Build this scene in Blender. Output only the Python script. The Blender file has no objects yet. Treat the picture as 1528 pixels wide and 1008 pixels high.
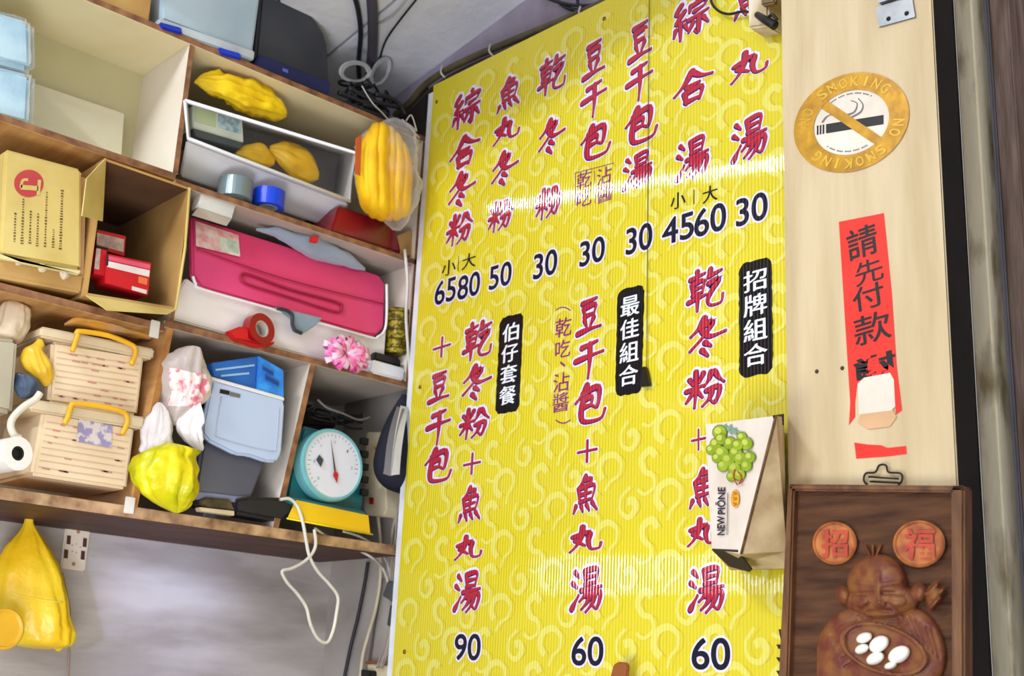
import bpy, bmesh, math, random
from mathutils import Vector, Matrix, noise
random.seed(7)
SC = bpy.context.scene
COL = SC.collection
PI = math.pi

# ------------------------------------------------------------------ camera
F = 1880.0; CX, CY = 764.0, 504.0; H = 1.5          # focal length in px of a 1528x1008 frame, eye height
R = ((0.68179786, 0.73005471, 0.04660263), (0.17338834, -0.22315969, 0.95923732), (0.71069555, -0.64592559, -0.27873278))
RM = Matrix(R)                                      # columns: world axes in camera space
cam = bpy.data.cameras.new('camera'); cam.sensor_width = 36.0; cam.lens = F / 1528 * 36
cam.clip_start = 0.05
cam_o = bpy.data.objects.new('camera', cam); COL.objects.link(cam_o)
cam_o.matrix_world = Matrix.Translation((0, 0, H)) @ RM.transposed().to_4x4()
cam.dof.use_dof = True; cam.dof.focus_distance = 2.25; cam.dof.aperture_fstop = 5.0
SC.camera = cam_o

# ------------------------------------------------------------------ world, lights, exposure
w = bpy.data.worlds.new('world'); SC.world = w; w.use_nodes = True
w.node_tree.nodes['Background'].inputs[0].default_value = (0.86, 0.90, 1.0, 1)
w.node_tree.nodes['Background'].inputs[1].default_value = 0.88
SC.view_settings.view_transform = 'Standard'; SC.view_settings.look = 'None'
SC.view_settings.gamma = 1.0; SC.view_settings.exposure = -0.25; SC.view_settings.use_curve_mapping = False

def area(name, loc, target, size, power, col, sy=None):
    l = bpy.data.lights.new(name, 'AREA'); l.energy = power; l.color = col; l.size = size
    if sy: l.shape = 'RECTANGLE'; l.size_y = sy
    o = bpy.data.objects.new(name, l); COL.objects.link(o); o.location = loc
    o.rotation_euler = (Vector(target) - Vector(loc)).to_track_quat('-Z', 'Y').to_euler()
    return o
area('stall_front_light', (0.1, -1.5, 3.1), (-1.9, 1.4, 2.1), 1.6, 20, (1.0, 0.98, 0.95))
area('warm_side_light', (0.35, 0.9, 2.9), (-1.0, 1.66, 2.0), 0.5, 2.2, (1.0, 0.78, 0.5))
area('ceiling_fill', (-0.5, -0.2, 1.0), (-2.1, 1.2, 2.7), 1.2, 9, (0.93, 0.95, 1.0))  # upward fill added to brighten the ceiling, not a counter lamp
area('street_window_light', (-1.22, -1.35, 2.05), (-1.37, 1.73, 1.72), 0.5, 9, (0.8, 0.86, 1.0), 0.16)
area('low_ceiling_fill', (-1.25, 0.5, 1.15), (-2.1, 1.5, 3.1), 0.6, 15, (0.95, 0.96, 1.0))  # second fill added under the ceiling to lift its brightness
dl_ = area('doorway_daylight', (-0.35, -0.9, 1.35), (-2.6, 1.37, 1.56), 0.2, .5, (0.5, 0.6, 1.0), 0.6)
dl_.data.spread = math.radians(5)

# ------------------------------------------------------------------ geometry helpers
def ray(px, py):
    c = Vector(((px - CX) / F, -(py - CY) / F, -1.0))
    return RM.transposed() @ c
XF, XB, YS, YW, YP = -2.29, -2.6, 1.73, 1.80, 1.66   # cabinet front, back wall, menu face, side wall, pillar face
O = Vector((0, 0, H))
def C_(px, py, d=0.0):                              # a point of the cabinet's world: plane x = XF - d
    r = ray(px, py); return O + r * ((XF - d) / r.x)
def S_(px, py, off=0.0):                            # a point on the menu board, off metres proud of it
    r = ray(px, py); return O + r * ((YS - off) / r.y)
def P_(px, py, off=0.0):                            # a point on the pillar's face
    r = ray(px, py); return O + r * ((YP - off) / r.y)
def Yp(px, py, y):
    r = ray(px, py); return O + r * (y / r.y)
def Zp(px, py, z):
    r = ray(px, py); return O + r * ((z - H) / r.z)
CS = 0.172
def ceil_z(x): return H + 1.537 + CS * (x + 2.46)
def G_(px, py, off=0.0):                            # a point on the sloping ceiling
    r = ray(px, py); t = (1.537 + CS * 2.46 - off) / (r.z - CS * r.x); return O + r * t
def per_px(p):                                      # metres per pixel at a point
    c = RM @ (p - O); return -c.z / F
def smooth_path(pts, k=6):
    pts = [Vector(p) for p in pts]; n = len(pts)
    if n < 3: return pts
    out = []
    for i in range(n - 1):
        a, b, c, d = pts[max(i-1, 0)], pts[i], pts[i+1], pts[min(i+2, n-1)]
        for j in range(k):
            t = j / k
            out.append(0.5 * ((2*b) + (c-a)*t + (2*a-5*b+4*c-d)*t*t + (-a+3*b-3*c+d)*t**3))
    out.append(pts[-1]); return out
def box(lo, hi, bev=0.0, bm=None, seg=2, mi=0):
    b2 = bmesh.new()
    bmesh.ops.create_cube(b2, size=1)
    for v in b2.verts: v.co = Vector(((lo[i] + hi[i]) / 2 + v.co[i] * (hi[i] - lo[i]) for i in range(3)))
    if bev: bmesh.ops.bevel(b2, geom=b2.edges[:], offset=bev, segments=seg, affect='EDGES', clamp_overlap=True)
    for f in b2.faces: f.material_index = mi
    return merge(bm, b2)
def merge(bm, b2):
    if bm is None: return b2
    me = bpy.data.meshes.new('tmp'); b2.to_mesh(me); b2.free(); bm.from_mesh(me); bpy.data.meshes.remove(me); return bm
def prism(pts, vec, bev=0.0, bm=None, seg=2, mi=0):  # any polygon of points extruded along vec
    b2 = bmesh.new(); vec = Vector(vec); n = len(pts)
    a = [b2.verts.new(p) for p in pts]; b = [b2.verts.new(Vector(p) + vec) for p in pts]
    b2.faces.new(a); b2.faces.new(b[::-1])
    for i in range(n): b2.faces.new((a[i], b[i], b[(i+1) % n], a[(i+1) % n]))
    bmesh.ops.recalc_face_normals(b2, faces=b2.faces[:])
    if bev: bmesh.ops.bevel(b2, geom=b2.edges[:], offset=bev, segments=seg, affect='EDGES', clamp_overlap=True)
    for f in b2.faces: f.material_index = mi
    return merge(bm, b2)
def hexa(f4, b4, bev=0.0, bm=None, seg=2, mi=0):     # box from four front and four back corners
    b2 = bmesh.new()
    a = [b2.verts.new(p) for p in f4]; b = [b2.verts.new(p) for p in b4]
    b2.faces.new(a); b2.faces.new(b[::-1])
    for i in range(4): b2.faces.new((a[i], b[i], b[(i+1) % 4], a[(i+1) % 4]))
    bmesh.ops.recalc_face_normals(b2, faces=b2.faces[:])
    if bev: bmesh.ops.bevel(b2, geom=b2.edges[:], offset=bev, segments=seg, affect='EDGES', clamp_overlap=True)
    for f in b2.faces: f.material_index = mi
    return merge(bm, b2)
def shell(f4, b4, th=0.003, bm=None, mi=0):          # open-fronted tray: four walls and a back, f4 is the mouth
    c = sum((Vector(p) for p in f4), Vector()) / 4; cb = sum((Vector(p) for p in b4), Vector()) / 4
    def inn(p, c): d = (c - Vector(p)); return Vector(p) + d.normalized() * th * 1.5
    fi = [inn(p, c) for p in f4]; bi = [inn(p, cb) for p in b4]
    ax = (cb - c).normalized() * th; bi = [p - ax for p in bi]
    b2 = bmesh.new()
    V = [[b2.verts.new(p) for p in q] for q in (f4, b4, fi, bi)]
    for i in range(4):
        j = (i + 1) % 4
        b2.faces.new((V[0][i], V[0][j], V[1][j], V[1][i])); b2.faces.new((V[2][i], V[3][i], V[3][j], V[2][j]))
        b2.faces.new((V[0][i], V[2][i], V[2][j], V[0][j]))
    b2.faces.new(V[1]); b2.faces.new(V[3][::-1])
    bmesh.ops.recalc_face_normals(b2, faces=b2.faces[:])
    for f in b2.faces: f.material_index = mi
    return merge(bm, b2)
def tube(pts, r, n=8, bm=None, sm=6, mi=0):
    pts = smooth_path(pts, sm) if sm else [Vector(p) for p in pts]
    b2 = bmesh.new(); rings = []; up = Vector((0.31, 0.2, 0.93)).normalized(); m = len(pts)
    for i, p in enumerate(pts):
        t = (pts[min(i+1, m-1)] - pts[max(i-1, 0)]).normalized()
        s = t.cross(up)
        if s.length < 1e-3: s = t.cross(Vector((1, 0, 0)))
        s.normalize(); q = s.cross(t).normalized(); up = q
        rr = r(i / (m - 1)) if callable(r) else r
        rings.append([b2.verts.new(p + (s * math.cos(a) + q * math.sin(a)) * rr) for a in [2*PI*k/n for k in range(n)]])
    for a, b in zip(rings, rings[1:]):
        for k in range(n): b2.faces.new((a[k], a[(k+1) % n], b[(k+1) % n], b[k]))
    b2.faces.new(rings[0][::-1]); b2.faces.new(rings[-1])
    bmesh.ops.recalc_face_normals(b2, faces=b2.faces[:])
    for f in b2.faces: f.smooth = True; f.material_index = mi
    return merge(bm, b2)
def lathe(c, ax, prof, n=40, bm=None, mi=0, smooth=True, loop=False):  # prof: (distance along ax, radius)
    ax = Vector(ax).normalized(); u = ax.cross(Vector((0, 0, 1)) if abs(ax.z) < .9 else Vector((1, 0, 0))).normalized(); v = ax.cross(u)
    b2 = bmesh.new(); rings = []
    for d, r in prof:
        rings.append([b2.verts.new(Vector(c) + ax * d + (u * math.cos(2*PI*k/n) + v * math.sin(2*PI*k/n)) * max(r, 1e-5)) for k in range(n)])
    for a, b in zip(rings, rings[1:] + (rings[:1] if loop else [])):
        for k in range(n):
            f = b2.faces.new((a[k], a[(k+1) % n], b[(k+1) % n], b[k])); f.smooth = False if loop else smooth
    if not loop: b2.faces.new(rings[0][::-1]); b2.faces.new(rings[-1])
    bmesh.ops.recalc_face_normals(b2, faces=b2.faces[:])
    for f in b2.faces: f.material_index = mi
    return merge(bm, b2)
def pxbag(rows, U, ratio=0.7, seed=0, fold=0.08, crump=0.06, nf=9, n=44, bm=None, mi=0, matfn=None, cs=22, k=5):
    """a soft body from its rows (px, py, half width in px): rings round a bent axis, with folds and crumples"""
    rr = smooth_path([(a, b, c) for a, b, c in rows], k); b2 = bmesh.new(); rings = []; m = len(rr)
    flat = abs(rows[-1][0] - rows[0][0]) > abs(rows[-1][1] - rows[0][1])
    for i, (px, py, hw) in enumerate(rr):
        c = U(px, py); d = (c - O); e2 = Vector((d.x, d.y, 0)).normalized(); e1 = Vector((0, 0, 1)) if flat else Vector((e2.y, -e2.x, 0))
        r = max(hw, .3) * per_px(c); ring = []
        for j in range(n):
            a = 2*PI*j/n
            q = c + e1 * math.cos(a) * r + e2 * math.sin(a) * r * ratio
            f1 = noise.noise(Vector((math.cos(a)*nf*.35, math.sin(a)*nf*.35, seed*3.7 + i*.05)))
            f2 = noise.noise(q * cs + Vector((seed, 0, 0))); f3 = abs(noise.noise(q * cs * 2.1 + Vector((0, seed, 0))))
            s = 1 + fold * f1 * 2 + crump * (f2 * 1.6 - f3 * 1.4)
            q = c + (q - c) * s; q.z += r * crump * f2 * .5
            ring.append(b2.verts.new(q))
        rings.append(ring)
    for i, (a, b) in enumerate(zip(rings, rings[1:])):
        for j in range(n):
            f = b2.faces.new((a[j], a[(j+1) % n], b[(j+1) % n], b[j])); f.smooth = True
            f.material_index = matfn(i / (m - 1), j / n) if matfn else mi
    b2.faces.new(rings[0][::-1]); b2.faces.new(rings[-1])
    bmesh.ops.recalc_face_normals(b2, faces=b2.faces[:])
    return merge(bm, b2)

# ------------------------------------------------------------------ material helpers
def lin(c):
    return tuple(((v/255)/12.92 if v/255 <= .04045 else ((v/255+.055)/1.055)**2.4) for v in c[:3]) + (1,)
def M(name, col, rough=.6, var=.12, vs=9, col2=None, bump=0, bs=60, metal=0, coat=0, stretch=(1, 1, 1), trans=0, alpha=1, ior=1.45, amt=None, spec=.5, sss=0):
    m = bpy.data.materials.new(name); m.use_nodes = True; nt = m.node_tree; N = nt.nodes; L = nt.links
    b = N['Principled BSDF']; b.inputs['Roughness'].default_value = rough; b.inputs['Metallic'].default_value = metal
    b.inputs['Coat Weight'].default_value = coat; b.inputs['Coat Roughness'].default_value = .1
    b.inputs['Transmission Weight'].default_value = trans; b.inputs['IOR'].default_value = ior
    b.inputs['Alpha'].default_value = alpha; b.inputs['Specular IOR Level'].default_value = spec
    tc = N.new('ShaderNodeTexCoord'); mp = N.new('ShaderNodeMapping'); mp.inputs['Scale'].default_value = stretch
    L.new(tc.outputs['Object'], mp.inputs['Vector'])
    nz = N.new('ShaderNodeTexNoise'); nz.inputs['Scale'].default_value = vs; nz.inputs['Detail'].default_value = 6
    L.new(mp.outputs[0], nz.inputs['Vector'])
    rp = N.new('ShaderNodeValToRGB'); L.new(nz.outputs['Fac'], rp.inputs[0])
    c1 = lin(col); c2 = lin(col2) if col2 else tuple(v * (1 - var*2) for v in c1[:3]) + (1,)
    lo, hi = amt or (.35, .65)
    rp.color_ramp.elements[0].position = lo; rp.color_ramp.elements[1].position = hi
    rp.color_ramp.elements[0].color = c2; rp.color_ramp.elements[1].color = c1
    L.new(rp.outputs[0], b.inputs['Base Color'])
    if bump:
        n2 = N.new('ShaderNodeTexNoise'); n2.inputs['Scale'].default_value = bs; n2.inputs['Detail'].default_value = 5
        L.new(mp.outputs[0], n2.inputs['Vector'])
        bp = N.new('ShaderNodeBump'); bp.inputs['Strength'].default_value = 1; bp.inputs['Distance'].default_value = bump
        L.new(n2.outputs['Fac'], bp.inputs['Height']); L.new(bp.outputs[0], b.inputs['Normal'])
    return m
def film(name, col, a=.35, rough=.15, bump=.002, bs=40):      # thin clear or milky plastic
    m = M(name, col, rough=rough, var=.05, bump=bump, bs=bs)
    nt = m.node_tree; N = nt.nodes; L = nt.links; b = N['Principled BSDF']
    tr = N.new('ShaderNodeBsdfTransparent'); tr.inputs[0].default_value = lin((min(col[0]+25, 255), min(col[1]+25, 255), min(col[2]+25, 255)))
    mx = N.new('ShaderNodeMixShader'); lw = N.new('ShaderNodeLayerWeight'); lw.inputs[0].default_value = .22
    ad = N.new('ShaderNodeMath'); ad.operation = 'ADD'; ad.use_clamp = True; ad.inputs[1].default_value = a - .1
    L.new(lw.outputs['Facing'], ad.inputs[0]); L.new(ad.outputs[0], mx.inputs[0]); L.new(tr.outputs[0], mx.inputs[1]); L.new(b.outputs[0], mx.inputs[2])
    L.new(mx.outputs[0], N['Material Output'].inputs[0]); return m
def ribbed(name, col, rough=.45):                             # print on vertically ribbed hollow plastic sheet
    m = M(name, col, rough=rough, var=.03, vs=3); nt = m.node_tree; N = nt.nodes; L = nt.links; b = N['Principled BSDF']
    g = N.new('ShaderNodeNewGeometry'); sx = N.new('ShaderNodeSeparateXYZ'); L.new(g.outputs['Position'], sx.inputs[0])
    mu = N.new('ShaderNodeMath'); mu.operation = 'MULTIPLY'; mu.inputs[1].default_value = 2*PI/.0075; L.new(sx.outputs['X'], mu.inputs[0])
    cs = N.new('ShaderNodeMath'); cs.operation = 'COSINE'; L.new(mu.outputs[0], cs.inputs[0])
    for sl, tgt in ((.13, 'Normal'), (.50, 'Coat Normal')):       # slope of the ribs under print and under the gloss
        m2 = N.new('ShaderNodeMath'); m2.operation = 'MULTIPLY'; m2.inputs[1].default_value = sl; L.new(cs.outputs[0], m2.inputs[0])
        cb = N.new('ShaderNodeCombineXYZ'); cb.inputs[1].default_value = -1; L.new(m2.outputs[0], cb.inputs[0])
        vn = N.new('ShaderNodeVectorMath'); vn.operation = 'NORMALIZE'; L.new(cb.outputs[0], vn.inputs[0]); L.new(vn.outputs[0], b.inputs[tgt])
    b.inputs['Coat Weight'].default_value = 1; b.inputs['Coat IOR'].default_value = 1.6; b.inputs['Coat Roughness'].default_value = .03; b.inputs['Specular IOR Level'].default_value = .1
    return m

# ------------------------------------------------------------------ object helpers
def put(name, bm, mats, parent=None, root=None):
    me = bpy.data.meshes.new(name)
    bm.normal_update()
    if parent is None:
        xs = [v.co for v in bm.verts]
        loc = Vector(((min(c.x for c in xs) + max(c.x for c in xs)) / 2, (min(c.y for c in xs) + max(c.y for c in xs)) / 2, min(c.z for c in xs)))
    else:
        r = parent
        while r.parent: r = r.parent
        loc = r.location
    bmesh.ops.translate(bm, vec=-loc, verts=bm.verts[:])
    bm.to_mesh(me); bm.free()
    for m in (mats if isinstance(mats, (list, tuple)) else [mats]): me.materials.append(m)
    o = bpy.data.objects.new(name, me); COL.objects.link(o)
    if parent is None: o.location = loc
    else: o.parent = parent
    return o
def tag(o, label, cat, group=None, kind=None):
    o['label'] = label; o['category'] = cat
    if group: o['group'] = group
    if kind: o['kind'] = kind
    return o
def thing(name, loc, label, cat, group=None):
    o = bpy.data.objects.new(name, None); o.empty_display_size = .02; o.location = loc; COL.objects.link(o)
    return tag(o, label, cat, group)
def solo(name, bm, mats, label, cat, group=None): return tag(put(name, bm, mats), label, cat, group)
def struct(name, bm, mats): o = put(name, bm, mats); o['kind'] = 'structure'; return o

# ------------------------------------------------------------------ lettering helpers
_gc = {}
def glyph(s, off=0.0):                              # triangles of a string, in a box from -.5 to .5
    k = (s, off)
    if k not in _gc:
        def raw(of):
            c = bpy.data.curves.new('t', 'FONT'); c.body = s; c.offset = of; o = bpy.data.objects.new('t', c); COL.objects.link(o)
            bpy.context.view_layer.update(); dg = bpy.context.evaluated_depsgraph_get()
            me = bpy.data.meshes.new_from_object(o.evaluated_get(dg)); me.transform(Matrix.Identity(4))
            vs = [(v.co.x, v.co.y) for v in me.vertices]; fs = [tuple(p.vertices) for p in me.polygons]
            bpy.data.objects.remove(o); bpy.data.curves.remove(c); bpy.data.meshes.remove(me); return vs, fs
        v0, _ = raw(0.0); vs, fs = raw(off)
        x0, x1 = min(v[0] for v in v0), max(v[0] for v in v0); y0, y1 = min(v[1] for v in v0), max(v[1] for v in v0)
        _gc[k] = ([((x - (x0+x1)/2) / (x1-x0), (y - (y0+y1)/2) / (y1-y0)) for x, y in vs], fs)
    return _gc[k]
def flat_text(bm, s, fn, off=0.0, mi=0):            # fn maps the glyph box to the world
    vs, fs = glyph(s, off); V = [bm.verts.new(fn(x, y)) for x, y in vs]
    for f in fs:
        try: bm.faces.new([V[i] for i in f]).material_index = mi
        except ValueError: pass
def flat_poly(bm, pts, mi=0):
    f = bm.faces.new([bm.verts.new(p) for p in pts]); f.material_index = mi
def ribbon(bm, pts, w, fn, mi=0, taper=True, caps=True, k=5):   # brush stroke in a flat frame
    P = smooth_path([(x, y, 0) for x, y in pts], k) if len(pts) > 2 else [Vector((*pts[0], 0)), (Vector((*pts[0], 0)) + Vector((*pts[1], 0))) / 2, Vector((*pts[1], 0))]
    n = len(P); Lf = []; Rt = []
    for i, p in enumerate(P):
        t = (P[min(i+1, n-1)] - P[max(i-1, 0)]).normalized(); s = Vector((-t.y, t.x, 0)); u = i / (n - 1)
        ww = w * ((1.12 - .55*u + .16*math.sin(u*PI*2)) if taper else 1) / 2
        Lf.append(p + s*ww); Rt.append(p - s*ww)
        if caps and i in (0, n-1):
            sg = -1 if i == 0 else 1
            arc = [p + (s * math.cos(a) + t * sg * math.sin(a)) * ww for a in [PI*q/6 for q in range(7)]]
            flat_poly(bm, [fn(q.x, q.y) for q in arc], mi)
    A = [bm.verts.new(fn(q.x, q.y)) for q in Lf]; B = [bm.verts.new(fn(q.x, q.y)) for q in Rt]
    for i in range(n-1): bm.faces.new((A[i], A[i+1], B[i+1], B[i])).material_index = mi
HAN = {   # brush strokes on a 100 x 100 square, y downwards
'he': [[(48,4),(30,34),(4,60)], [(46,6),(70,26),(97,32)], [(36,47),(66,42)], [(30,62),(34,94)], [(32,63),(72,57),(66,90)], [(34,88),(68,84)]],
'dong': [[(44,2),(30,24),(8,42)], [(36,22),(64,15),(44,44),(6,78)], [(38,34),(58,50),(97,44)], [(46,64),(60,74)], [(38,82),(52,97)]],
'fen': [[(12,26),(19,40)], [(46,14),(36,36)], [(4,54),(48,44)], [(28,8),(27,60),(24,97)], [(26,52),(3,82)], [(30,56),(44,74)], [(66,14),(60,32),(48,48)], [(74,14),(84,32),(97,44)], [(54,60),(86,54),(76,92),(64,84)], [(68,58),(62,78),(44,96)]],
'yu': [[(46,2),(34,18),(16,32)], [(42,13),(68,11),(56,28)], [(20,34),(26,70)], [(22,34),(78,27),(70,64)], [(28,50),(68,45)], [(48,32),(47,66)], [(27,68),(70,61)], [(12,78),(4,95)], [(32,79),(38,93)], [(52,76),(62,91)], [(72,71),(90,90)]],
'wan': [[(40,6),(36,44),(22,74),(4,94)], [(12,42),(60,28),(58,58),(66,86),(90,84),(95,66)], [(20,56),(48,74)]],
'qian': [[(8,18),(48,9)], [(27,1),(27,28)], [(12,32),(15,60)], [(13,32),(44,27),(41,56)], [(15,45),(41,41)], [(15,59),(41,55)], [(2,74),(52,63)], [(28,58),(27,99)], [(64,3),(60,16),(50,28)], [(60,20),(94,11)], [(58,38),(86,32),(66,58),(56,78),(64,92),(92,90),(97,70)]],
'dou': [[(22,12),(78,4)], [(28,27),(33,50)], [(29,27),(74,21),(68,45)], [(33,49),(69,44)], [(33,60),(42,78)], [(68,56),(56,76)], [(6,93),(50,86),(96,83)]],
'gan': [[(24,17),(76,6)], [(4,50),(50,42),(96,36)], [(52,11),(52,60),(48,99)]],
'bao': [[(40,2),(28,22),(6,42)], [(28,22),(76,12),(74,58),(60,56)], [(30,38),(56,33),(54,54)], [(30,56),(54,53)], [(29,38),(24,74),(36,92),(84,90),(97,68)]],
'tang': [[(12,8),(24,20)], [(5,33),(18,43)], [(3,92),(12,78),(24,60)], [(42,6),(45,37)], [(43,6),(80,2),(75,34)], [(45,21),(75,17)], [(45,36),(76,32)], [(32,50),(94,41)], [(50,50),(42,62),(28,74)], [(46,62),(90,54),(82,90),(68,84)], [(62,60),(50,78),(34,92)], [(76,58),(66,80),(48,98)]],
'zong': [[(24,2),(8,24),(30,28)], [(32,22),(8,50),(36,46)], [(21,50),(21,96)], [(8,64),(3,82)], [(34,60),(41,76)], [(68,0),(70,12)], [(50,16),(46,32)], [(50,18),(95,10),(88,26)], [(60,34),(84,29)], [(44,52),(97,42)], [(72,48),(70,92),(60,85)], [(56,62),(44,84)], [(84,58),(97,76)]],
'plus': [[(4,52),(96,48)], [(50,4),(50,97)]],
}

# ================================================================== ROOM
m_wallb = M('plaster_back', (204, 196, 192), .8, vs=5, col2=(160, 150, 142), bump=.005, bs=14, stretch=(1, .5, 2.2))
m_walls = M('plaster_side', (186, 180, 172), .8, vs=4, col2=(150, 142, 136), bump=.003, bs=18)
m_wallup = M('upper_plaster', (166, 158, 176), .8, vs=5, col2=(132, 122, 134), bump=.004, bs=20)
m_ceil = M('ceiling_sheet', (232, 232, 238), .7, vs=3, col2=(208, 210, 216), bump=.003, bs=30)
m_floor = M('floor_tile', (120, 112, 104), .5, vs=6, bump=.002)
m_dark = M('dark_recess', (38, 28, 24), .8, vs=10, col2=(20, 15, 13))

struct('wall_back', box((XB-.1, -.6, 0), (XB, YW+.1, 3.3)), m_wallb)
struct('wall_side', box((XB, YW, 0), (-.96, YW+.1, 2.94)), m_walls)
struct('wall_side_upper', prism([(XB, YW-.008, H+1.44), (-.96, YW-.008, H+1.44), (-.96, YW-.008, ceil_z(-.96)), (XB, YW-.008, ceil_z(XB))], (0, .1, 0)), m_wallup)
struct('floor', box((XB-.1, -2.2, -.1), (.9, 2.4, 0)), m_floor)
# ceiling: sloping sheets with open joints (the joints seen in the photo run up towards the viewer)
ys = [.5, .76, 1.02, 1.335, 1.55, YW+.1]
ce = thing('ceiling', (XB, 0, ceil_z(XB)), '', ''); del ce['label']; del ce['category']; ce['kind'] = 'structure'
for a, b in zip(ys, ys[1:]):
    x0, x1 = XB-.02, -.5
    put('sheet', prism([(x0, a+.004, ceil_z(x0)), (x0, b-.004, ceil_z(x0)), (x1, b-.004, ceil_z(x1)), (x1, a+.004, ceil_z(x1))], (0, 0, .02), .002), m_ceil, ce)
put('backing', prism([(XB-.1, .5, ceil_z(XB-.1)+.025), (XB-.1, YW+.1, ceil_z(XB-.1)+.025), (-.5, YW+.1, ceil_z(-.5)+.025), (-.5, .5, ceil_z(-.5)+.025)], (0, 0, .05)), m_dark, ce)

# ================================================================== WALL CABINET
m_lam = M('cream_laminate', (236, 230, 202), .45, vs=3, col2=(216, 208, 176), bump=.0006, bs=50)
m_lamw = M('white_laminate', (236, 226, 212), .45, vs=3, col2=(218, 204, 188))
m_edge = M('worn_edge', (158, 112, 74), .7, vs=34, col2=(112, 72, 48), amt=(.35, .65), bump=.001)
m_ply = M('plywood', (206, 160, 100), .6, vs=5, col2=(176, 126, 72), stretch=(1, 8, 8))
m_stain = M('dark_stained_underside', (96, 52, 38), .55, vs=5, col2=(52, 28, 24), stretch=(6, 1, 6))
m_shelf_g = M('shelf_grey', (206, 194, 184), .5, vs=4, col2=(172, 158, 148))
cab = thing('wall_cabinet', (XF, 1.2, H+.31), 'cream and wood open shelf cabinet hung on the back wall, crammed with boxes and bags', 'cabinet')
def board(name, y0, y1, z0, z1, m=m_lam, me=m_edge, x0=XB, x1=XF, bot=None):
    bm = box((x0, y0, H+z0), (x1, y1, H+z1), .0008, seg=1)
    bm.normal_update()
    for f in bm.faces:
        if f.normal.x > .6: f.material_index = 1
        if bot and f.normal.z < -.6: f.material_index = 2
    return put(name, bm, [m, me] + ([bot] if bot else []), cab)
L0, R0 = .38, 1.765
board('top_board', L0, R0, 1.33, 1.345, bot=M('tan_underside', (236, 226, 188), .5, vs=3, col2=(224, 206, 160)))
board('shelf', L0, 1.112, 1.016, 1.031, bot=m_ply)
board('shelf', 1.112, R0, 1.006, 1.02, bot=m_shelf_g)
board('shelf', L0, 1.13, .690, .706, m_ply, bot=m_ply)
board('shelf', 1.13, R0, .700, .715, bot=m_shelf_g)
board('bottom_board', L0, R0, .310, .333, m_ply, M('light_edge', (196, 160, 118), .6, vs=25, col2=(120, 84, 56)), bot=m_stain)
board('divider', 1.104, 1.116, 1.031, 1.33, m_lamw)
board('end_panel', R0-.014, R0, .715, 1.33, m_lamw)
board('end_panel', L0, L0+.014, .333, 1.33)
# the two lower dividers lean a little
def lean(name, yt, yb, zt, zb, th, m, me):
    f4 = [(XF, yt, H+zt), (XF, yt+th, H+zt), (XF, yb+th, H+zb), (XF, yb, H+zb)]
    bm = prism(f4, (XB-XF, 0, 0)); bm.normal_update()
    for f in bm.faces:
        if f.normal.x > .6: f.material_index = 1
    put(name, bm, [m, me], cab)
lean('divider', 1.136, 1.108, .70, .333, .014, m_ply, M('orange_edge', (196, 136, 66), .6, vs=20, col2=(140, 88, 44)))
lean('divider', 1.484, 1.430, .70, .333, .014, m_lamw, m_edge)
board('divider', 1.146, 1.154, .715, 1.006, m_lamw, x1=XF-.012)
board('back_panel', L0, 1.112, .333, 1.33, m_lam, m_lam, x0=XB+.001, x1=XB+.008)
board('back_panel', 1.112, R0, .715, 1.33, m_lamw, m_lamw, x0=XB+.001, x1=XB+.008)
for f4 in (0,):
    put('back_panel', box((-2.512, L0, H+1.031), (-2.500, 1.104, H+1.33)), M('olive_cream', (206, 198, 156), .5, vs=3, col2=(190, 182, 138)), cab)
    put('inner_panel', prism([C_(x, y, .185) for x, y in ((-60,86),(186,169),(180,262),(-60,190))], (-.012, 0, 0), .002), m_lam, cab)
# hinge bracket in the middle of the shelf edge
mt_grey = M('grey_metal', (150, 152, 156), .35, vs=30, metal=.8)
put('bracket', box((XF, 1.098, H+.672), (XF+.004, 1.118, H+.708), .001), M('white_bracket', (226, 222, 214), .4), cab)
put('bracket', box((XF, 1.094, H+.318), (XF+.004, 1.114, H+.350), .001), M('white_bracket_low', (220, 214, 204), .4), cab)

# ================================================================== MENU BOARD
m_yel = ribbed('yellow_print', (220, 203, 34)); m_lav = ribbed('lavender_outline', (236, 226, 250)); m_red = ribbed('crimson_print', (176, 22, 50))
m_navy = ribbed('navy_print', (60, 20, 92)); m_swirl = ribbed('pale_swirl_print', (226, 216, 98)); m_ink = ribbed('dark_ink', (16, 18, 42)); m_pur = ribbed('purple_print', (140, 26, 112))
m_blk = ribbed('black_print', (14, 12, 14)); m_wht = ribbed('white_print', (236, 240, 250))
m_swirl2 = ribbed('dull_swirl_print', (206, 182, 36))
SX0, SX1, SZ0, SZ1 = -2.236, -1.17, 1.36, H+1.457
sign = thing('menu_board', (-1.7, YS, SZ0), 'large yellow ribbed plastic menu board with red brush characters and prices', 'menu board')
put('backing_sheet', box((SX0-.026, YS+.006, SZ0), (SX1, YS+.024, SZ1-.012), .001), M('white_sheet', (232, 234, 240), .4), sign)
put('print_sheet', box((SX0, YS, SZ0), (SX1, YS+.0055, SZ1)), m_yel, sign)
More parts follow.
